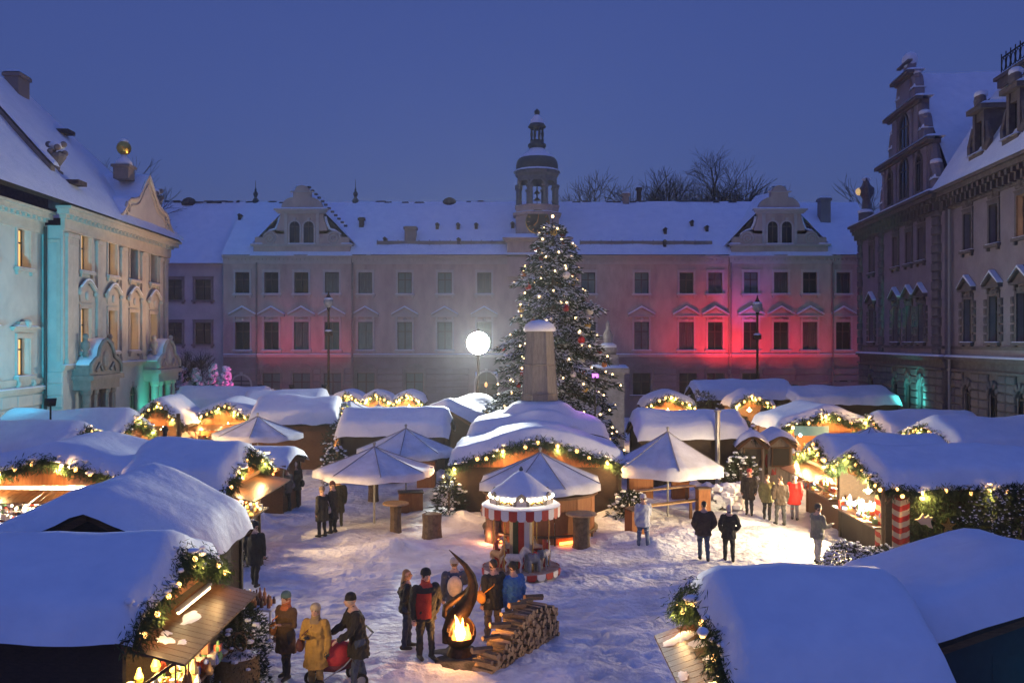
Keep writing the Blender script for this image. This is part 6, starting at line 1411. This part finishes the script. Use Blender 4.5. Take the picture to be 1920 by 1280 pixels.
person('person in grey brown jacket waiting at the stovepipe hut', 538, 957, 60, 1.70, (.10, .085, .07), (.025, .025, .03), (.06, .03, .02), None, .75, .03, far=True, bag=((.3, .25, .2), 1, 1.0))
person('tall person in black with white hair at the stovepipe hut', 553, 948, 40, 1.82, BLK, (.02, .02, .024), (.5, .46, .42), None, .68, .04, ('down', 'fold'), far=True, bag=((.02, .02, .02), 1, .9))
person('person in orange jacket half hidden by the low bar hut', 511, 925, 120, 1.66, (.45, .16, .05), (.04, .04, .05), (.1, .05, .03), (.3, .1, .05), .7, .03, far=True)
person('dark figure stepping past the black gabled hut', 478, 1098, -10, 1.72, BLK, BLK, (.02, .02, .02), (.02, .02, .02), .6, .03, ('down', 'down'), .14, far=True)
person('person in pale blue jacket strolling past the board boxes', 1206, 1030, 20, 1.70, (.34, .36, .44), (.07, .10, .18), (.12, .08, .06), (.4, .38, .4), .74, .04, ('down', 'hold'), .13, far=True)
person('person in dark red black jacket and jeans walking away', 1320, 1052, -5, 1.76, (.03, .014, .016), (.05, .075, .12), (.015, .012, .012), None, .76, .05, ('pocket', 'pocket'), .12, far=True)
person('pale haired person in black walking beside the dark red jacket', 1367, 1052, -3, 1.68, BLK, (.015, .015, .018), (.5, .42, .36), None, .72, .03, ('pocket', 'pocket'), .10, far=True, female=True)
person('person in black coat and red hood in the right lane', 1405, 966, 160, 1.72, (.02, .018, .02), (.04, .05, .06), (.3, .04, .04), (.3, .04, .04), .6, .03, far=True, stride=.1)
person('person in olive jacket in the right lane crowd', 1438, 975, -20, 1.66, (.16, .15, .06), (.02, .02, .025), (.08, .05, .03), None, .7, .04, far=True)
person('person in dark brown jacket before the red coat', 1463, 985, 10, 1.74, (.045, .03, .022), (.03, .03, .035), (.05, .03, .02), None, .74, .03, ('pocket', 'down'), far=True, stride=.11)
person('person in bright red coat at the blazing gable counter', 1490, 972, -30, 1.66, (.60, .02, .015), (.2, .2, .24), (.4, .33, .3), (.42, .38, .38), .62, .05, far=True)
person('santa red and white clad person near the tiny cabins', 1448, 912, 180, 1.76, (.30, .05, .05), (.05, .04, .04), (.6, .55, .5), (.5, .08, .08), .55, .04, far=True)
person('person in dark green jacket behind the red and white clad one', 1475, 905, 20, 1.72, (.03, .05, .04), (.03, .03, .04), (.05, .04, .03), None, .7, .03, far=True)
person('person in grey coat standing by the orange stall', 1497, 900, 60, 1.68, (.22, .20, .20), (.05, .05, .06), (.25, .2, .18), None, .6, .03, far=True)
person('customer in grey green jacket and pale trousers at the candy stall', 1533, 1056, -70, 1.74, (.14, .14, .12), (.38, .36, .34), (.04, .03, .02), (.05, .045, .04), .76, .04, ('hold', 'hold'), .05)
person('shopkeeper lit yellow behind the candy stall counter', 1580, 1020, 100, 1.68, (.5, .36, .2), (.1, .1, .1), (.2, .1, .05), None, .8, .02, ('hold', 'hold'), far=True, pos=(11.7, 28.3))
person('couple member in dark coat at the end of the left lane', 597, 850, 10, 1.7, BLK, BLK, (.05, .03, .02), None, .6, .03, far=True)
person('couple member in grey coat at the end of the left lane', 612, 845, 10, 1.76, (.06, .06, .07), BLK, (.05, .03, .02), (.2, .2, .2), .6, .03, far=True)

# carousel animals
def horse(body, parent, loc, rz, sc, saddle='red'):
    f = Fig(); f.limb('body', [(-.32, 0, .55), (-.15, 0, .56), (.08, 0, .55), (.26, 0, .57)], [(.11, .13), (.12, .135), (.125, .15), (.11, .14)], 12, (0, 0, 1))
    f.limb('body', [(.26, 0, .60), (.36, 0, .76), (.42, 0, .90)], [.10, .075, .06]); f.limb('body', [(.40, 0, .92), (.50, 0, .88), (.60, 0, .80)], [.065, .055, .04])
    for sy in (-1, 1):
        f.limb('body', [(.40, sy * .04, .95), (.40, sy * .045, 1.02)], [.02, .008], 6)
        f.limb('body', [(.24, sy * .075, .52), (.30, sy * .08, .32), (.24, sy * .08, .14), (.26, sy * .08, .03)], [.06, .042, .028, .032]); f.limb('body', [(-.30, sy * .075, .52), (-.22, sy * .08, .36), (-.34, sy * .08, .20), (-.31, sy * .08, .03)], [.085, .06, .032, .034])
    f.limb('mane', [(.22, 0, .72), (.30, 0, .86), (.37, 0, .97)], [(.025, .05), (.025, .05), (.02, .035)]); f.limb('mane', [(-.42, 0, .60), (-.52, 0, .50), (-.54, 0, .28)], [.03, .045, .02])
    f.finish('carousel_horse', parent, {'body': solid(body, .45), 'mane': solid((.55, .42, .28), .6)}, .016, loc, rz, sc, 3)
def elephant(parent, loc, rz, sc):
    f = Fig(); f.limb('body', [(-.28, 0, .5), (-.05, 0, .54), (.2, 0, .5)], [(.17, .2), (.2, .24), (.17, .2)], 12, (0, 0, 1)); f.ball('body', (.38, 0, .62), .17)
    f.limb('body', [(.5, 0, .58), (.58, 0, .4), (.58, 0, .2), (.66, 0, .12)], [.07, .055, .04, .03])
    for sy in (-1, 1):
        f.ball('body', (.32, sy * .17, .64), .14, (.35, .5, 1)); f.limb('body', [(.18, sy * .11, .4), (.19, sy * .11, .03)], [.085, .075]); f.limb('body', [(-.24, sy * .11, .4), (-.25, sy * .11, .03)], [.09, .075])
    f.limb('body', [(-.44, 0, .56), (-.5, 0, .36)], [.02, .012]); f.limb('cloth', [(-.06, 0, .70), (.08, 0, .70)], [(.17, .09), (.17, .09)], 10, (0, 0, 1))
    f.finish('carousel_elephant', parent, {'body': solid((.16, .17, .19), .5), 'cloth': 'red'}, .018, loc, rz, sc, 3)
for k, (ang, kd) in enumerate(((-65, 'h'), (-15, 'h'), (28, 'e'), (75, 'h'), (130, 'h'), (200, 'h'))):
    a = R(ang); lc = (.72 * math.sin(a), -.72 * math.cos(a), .18)
    if kd == 'h': horse((.55, .50, .44) if k != 0 else (.40, .22, .10), car, lc, a + (0 if k % 2 else .15), .72)
    else: elephant(car, lc, a, .72)
for ang in (-95, 100):
    a = R(ang); b = MB(); b.box(-.25, .25, -.03, .03, .3, .85); b.box(-.25, .25, .03, .35, .3, .38); b.box(-.25, -.2, -.03, .35, .18, .6); b.box(.2, .25, -.03, .35, .18, .6); b.build('carousel_seat', 'red', car, loc=(.7 * math.sin(a), -.7 * math.cos(a), 0), rz=a)
finish_figures()

# ================================================================== FIRE BOWL WITH IRON FLAME
fp = at(862, 1232); fire = thing('fire_bowl', 'burning iron fire bowl with tall curved flame shaped blade', 'fire bowl', (fp.x, fp.y, 0))
b = MB(); n = 28; vs = []; fs = []; rows = 14; R0 = .34; cz = .52
keep = []
for i in range(rows + 1):
    t = math.pi * i / rows
    for j in range(n):
        a = 2 * math.pi * j / n; vs.append((R0 * math.sin(t) * math.cos(a), R0 * math.sin(t) * math.sin(a), cz - R0 * math.cos(t)))
for i in range(rows):
    for j in range(n):
        c = (Vector(vs[i * n + j]) + Vector(vs[(i + 1) * n + (j + 1) % n])) / 2 - Vector((0, 0, cz)); d = c.normalized()
        if d.dot(Vector((.15, -.72, .66)).normalized()) > .50: continue
        fs.append((i * n + j, i * n + (j + 1) % n, (i + 1) * n + (j + 1) % n, (i + 1) * n + j))
b.add(vs, fs); o = b.build('bowl', 'iron', fire, True); m = o.modifiers.new('t', 'SOLIDIFY'); m.thickness = .02
b = MB(); b.lathe([(.32, -.05), (.26, .1), (.2, .22), (.17, .26)], 14); b.build('foot', 'iron', fire)
def blade(pts, wid, name):
    b = MB(); vs = []; fs = []
    for i, (p, w) in enumerate(zip(pts, wid)):
        p = Vector(p); t = (Vector(pts[min(i + 1, len(pts) - 1)]) - Vector(pts[max(0, i - 1)])).normalized(); s_ = t.cross(Vector((0, 1, 0))).normalized(); o_ = Vector((0, 1, 0))
        vs += [p - s_ * w - o_ * .0, p - o_ * .012 - o_ * w * .25, p + s_ * w, p + o_ * .012 - o_ * w * .22]
    for i in range(len(pts) - 1):
        for j in range(4): fs.append((i * 4 + j, i * 4 + (j + 1) % 4, (i + 1) * 4 + (j + 1) % 4, (i + 1) * 4 + j))
    b.add(vs, fs); b.build(name, 'iron', fire, True)
sc_ = fp.y / F
def fpt(px, py, dy=0): return ((px - 862) * sc_, dy, CH - (py - 640) * sc_)
blade([fpt(x, y, dy) for x, y, dy in ((842, 1030, .0), (856, 1044, .02), (872, 1060, .03), (884, 1080, .03), (887, 1098, .02), (882, 1120, 0), (868, 1142, -.05), (850, 1160, -.1), (840, 1180, -.15), (836, 1200, -.2))], [.008, .03, .055, .085, .11, .14, .18, .17, .12, .06], 'flame_blade')
blade([fpt(x, y, dy) for x, y, dy in ((884, 1095, .1), (872, 1112, .12), (852, 1128, .15), (834, 1142, .18), (832, 1158, .2), (845, 1172, .22))], [.02, .05, .07, .07, .06, .03], 'side_blade')
rr = random.Random(3); fl = MB(); fo = MB()
def flame(mb, x, y, z, h, w, s):
    r = random.Random(s); ph = r.uniform(0, 6); mb.tube([(x + .04 * math.sin(ph + 5 * t) * t, y + .02 * math.cos(ph + 4 * t), z + h * t) for t in (0, .2, .4, .6, .8, 1)], [w * .5, w, w * .85, w * .55, w * .25, .004], 8)
for k in range(8): flame(fl, rr.uniform(-.11, .11), rr.uniform(-.16, .0), cz - .12, rr.uniform(.28, .52), rr.uniform(.055, .085), k)
for k in range(14): flame(fo, rr.uniform(-.2, .2), rr.uniform(-.16, .1), cz - .16, rr.uniform(.16, .34), rr.uniform(.035, .06), k + 20)
fl.build('bright_flames', 'fire_core', fire, True)['kind'] = 'stuff'; fo.build('outer_flames', 'fire_out', fire, True)['kind'] = 'stuff'
for k in range(5): b = MB(); a = k * 1.3; b.tube([(.14 * math.cos(a), .12 * math.sin(a) - .05, cz - .2), (-.12 * math.cos(a), -.1 * math.sin(a) - .06, cz - .02 + .02 * k)], .035, 7); b.build('burning_log', 'ember', fire)
light('POINT', fire, (0.02, -.22, cz + .1), (1, .45, .12), 110, .12); light('POINT', fire, (0, 0, cz + .42), (1, .45, .12), 30, .1)
b = MB(); vs = [(0, 0, .0)]; rr = random.Random(9)
for k in range(28): a = 2 * math.pi * k / 28; q = rr.uniform(.62, .85); vs.append((q * math.cos(a), q * math.sin(a), -.04))
b.add([(0, 0, .07)] + [(x * .8, y * .8, .06) for x, y, z in vs[1:]] + vs[1:], [(0, 1 + k, 1 + (k + 1) % 28) for k in range(28)] + [(1 + k, 29 + k, 29 + (k + 1) % 28, 1 + (k + 1) % 28) for k in range(28)]); b.build('ash_ring', 'ash', fire, True)

# ---- woodpile: every split log its own thing
wp0 = at(905, 1262); wp1 = at(1032, 1188); ax = (wp1 - wp0); Lw = ax.length; ang = math.atan2(ax.y, ax.x); lg = []
def log_mesh(kind, v):
    def fn():
        r = random.Random(v); b = MB(); L_ = .46; rad = r.uniform(.045, .068)
        pr = [(rad * math.cos(a) * r.uniform(.85, 1.1), rad * math.sin(a) * r.uniform(.85, 1.1)) for a in ([i * math.pi / 3.5 for i in range(7)] if kind else [-.5, .6, 1.7, 2.8, 4.3])]
        n = len(pr); b.add([(x, -L_ / 2, z) for x, z in pr] + [(x, L_ / 2, z) for x, z in pr], [tuple(range(n)), tuple(range(n, 2 * n))[::-1]] + [((i + 1) % n, i, n + i, n + (i + 1) % n) for i in range(n)])
        me = b.mesh('log_end'); me.materials.append(M['bark']); me.polygons.foreach_set('material_index', [0, 0] + [1 if i % 3 else 0 for i in range(n)]); return me
    return cached(('log', kind, v), fn)
rr = random.Random(12); nlog = 0; ncol = int(Lw / .115)
def pileh(x):
    q = x / Lw; return .22 + .60 * min(1, q / .5) - (.25 * (q - .8) / .2 if q > .8 else 0)
for col in range(ncol):
    for lev in range(11):
        x = col * .115 + (.057 if lev % 2 else 0) + .05; z = .05 + lev * .092
        if z > pileh(x) + rr.uniform(-.05, .05): break
        lp = Vector((x + rr.uniform(-.018, .018), rr.uniform(-.05, .05), z + rr.uniform(-.012, .012)))
        o = obj('firewood_log', log_mesh(rr.random() < .6, rr.randrange(8)), None, (wp0.x + math.cos(ang) * lp.x - math.sin(ang) * lp.y, wp0.y + math.sin(ang) * lp.x + math.cos(ang) * lp.y, lp.z))
        o.rotation_mode = 'XYZ'; o.rotation_euler = (Matrix.Rotation(ang + rr.uniform(-.1, .1), 3, 'Z') @ Matrix.Rotation(rr.uniform(-.06, .06), 3, 'X') @ Matrix.Rotation(rr.uniform(0, 6.28), 3, 'Y')).to_euler()
        q = x / Lw; top = z + .1 > pileh(x); tag(o, 'split firewood log ' + ('on the top edge of the pile beside the fire bowl' if top else 'at the low end of the pile near the fire bowl' if q < .33 else 'in the high middle of the pile beside the fire bowl' if q < .72 else 'at the far end of the pile behind the blue jacket'), 'log', 'woodpile logs ' + ('top' if top else 'low end' if q < .33 else 'middle' if q < .72 else 'far end')); nlog += 1
for k in range(7):
    q = k / 6; x = .15 + q * Lw * .75; hm = pileh(x) + .12; o = obj('firewood_log', log_mesh(0, k % 4), None, (wp0.x + math.cos(ang) * x + math.sin(ang) * -.12, wp0.y + math.sin(ang) * x + math.cos(ang) * .12, hm), 0, (.1, 0, ang + 1.2 + rr.uniform(-.3, .3))); tag(o, 'split firewood log lying crosswise on top of the pile', 'log', 'crosswise logs on the woodpile')

# ---- pushchair
pc = at(640, 1285); pm = thing('pushchair', 'red covered pushchair held by the man in black coat', 'pushchair', (pc.x, pc.y, 0), R(115))
b = MB(); b.ball((0, .1, .62), .36, 14, 10, (.75, 1.1, .75)); b.build('hood', solid((.40, .03, .035), .6), pm, True); b = MB(); b.tube([(0, -.3, .5), (0, .1, .42), (0, .55, .48)], [(.2, .12), (.24, .14), (.18, .1)], 10); b.build('seat', solid((.10, .02, .03), .6), pm, True)
b = MB(); b.box(-.2, .2, .35, .6, .52, .6); b.build('blanket', solid((.32, .27, .2), .8), pm)
for sx in (-1, 1):
    b = MB(); b.tube([(sx * .22, -.55, 1.0), (sx * .24, 0, .45), (sx * .24, .5, .18)], .015, 6); b.build('frame_bar', 'metal', pm)
    for y in (-.3, .5):
        b = MB(); b.T = Matrix.Translation((sx * .28, y, .14)) @ Matrix.Rotation(R(90), 4, 'Y'); b.lathe([(.09, -.025), (.14, -.025), (.14, .025), (.09, .025), (.09, -.025)], 16, cap=False); w = b.build('wheel', 'black', pm, True)
        b = MB(); b.T = Matrix.Translation((sx * .28, y, .14)) @ Matrix.Rotation(R(90), 4, 'Y'); b.lathe([(.0, -.01), (.092, -.01), (.092, .01), (0, .01)], 12, cap=False); b.build('hub', 'metal', w)
b = MB(); b.tube([(-.22, -.55, 1.0), (.22, -.55, 1.0)], .02, 8); b.build('handle', 'black', pm)
# ---- white trestle table with candles and jars
tp = at(478, 1195); tt = thing('trestle_table', 'white snow dusted table behind the wide board shutter', 'table', (tp.x, tp.y, 0), R(-8))
b = MB(); b.box(-.55, .55, -.4, .4, .70, .74); b.build('table_top', 'white', tt); b = MB(); snowstrip(b, -.54, .54, -.39, .39, .741, .02); b.build('snow_dusting', 'snow', tt, True)
for sx in (-1, 1):
    for sy in (-1, 1): b = MB(); b.box(sx * .5 - .02, sx * .5 + .02, sy * .35 - .02, sy * .35 + .02, -.05, .70); b.build('leg', 'white', tt)
rr = random.Random(4); cc_ = [((.26, .10, .04), 'brown'), ((.5, .2, .06), 'amber'), ((.10, .05, .03), 'dark')]
for k in range(26):
    c, nm = cc_[k % 3]; h = (.16, .22, .30)[(k // 3) % 3]; hn = {.16: 'short', .22: 'medium', .30: 'tall'}[h]; x = -.42 + (k % 7) * .14 + rr.uniform(-.02, .02); y = -.28 + (k // 7) * .17; w = Matrix.Rotation(R(-8), 4, 'Z') @ Vector((x, y, .745)) + Vector((tp.x, tp.y, 0))
    def jar(): b = MB(); b.lathe([(.035, 0), (.042, .02), (.042, h * .6), (.02, h * .75), (.018, h)], 8); return b.mesh(solid(c, .35), True)
    o = obj('bottle', cached(('jar', nm, h), jar), None, w); tag(o, '%s %s bottle among those on the white table' % (hn, nm), 'bottle', '%s %s bottles on the white table' % (hn, nm))
# ---- straw basket with hoop, burlap crate
bp = at(445, 1290); kt = thing('basket', 'wicker basket with two tall ring handles on a burlap block', 'basket', (bp.x, bp.y, 0))
b = MB(); b.lathe([(.40, 0), (.42, .3), (.40, .62), (0, .62)], 14, cap=False); b.build('burlap_block', mat('burlap', (.26, .17, .07), .95, (.38, .27, .13), 20, .8, 60), kt, True); b = MB(); b.ball((0, 0, .63), .4, 12, 5, (1, 1, .18)); b.build('snow_top', 'snow', kt, True)
for dx in (-.0, .10): b = MB(); b.tube([(dx + .18 * math.cos(a), dx * .8, .86 + .18 * math.sin(a)) for a in [i * math.pi / 12 for i in range(25)]], .018, 6, False); b.build('ring', 'log_end', kt, True)
b = MB(); b.lathe([(.20, .62), (.27, .76), (.28, .80), (.24, .78)], 14, (-.36, -.1)); b.build('tray', 'log_end', kt)
for k, (dy, c, nm) in enumerate(((-.55, (.22, .10, .05), 'first'), (-.30, (.18, .09, .04), 'second'), (-.22, (.25, .12, .06), 'third'))):
    o = thing('hanging_brush', '%s brown brush hanging under the wide board shutter' % nm, 'brush', (-4.85, 14.0 + dy * 1.6, 1.78), 0, 'brushes hanging under the shutter'); b = MB(); b.tube([(0, 0, .2), (0, 0, -.25)], .015, 6); b.build('stick', solid(c), o); b = MB(); b.lathe([(.02, -.22), (.05, -.3), (.06, -.45), (.03, -.48)], 8); b.build('bristles', solid(tuple(x * .7 for x in c)), o)
print('logs', nlog)

# ================================================================== frosty air that lets the floodlights glow
b = MB(); b.box(-75, 75, -8, 140, -1.3, 36); o = b.build('haze', None, None); o['kind'] = 'stuff'
hm = bpy.data.materials.new('haze'); hm.use_nodes = True; hn = hm.node_tree; hn.nodes.remove(hn.nodes['Principled BSDF'])
pv = hn.nodes.new('ShaderNodeVolumePrincipled'); pv.inputs['Color'].default_value = (.92, .94, .97, 1); pv.inputs['Density'].default_value = .0005; pv.inputs['Anisotropy'].default_value = .6
hn.links.new(pv.outputs[0], hn.nodes['Material Output'].inputs['Volume']); o.data.materials.append(hm)
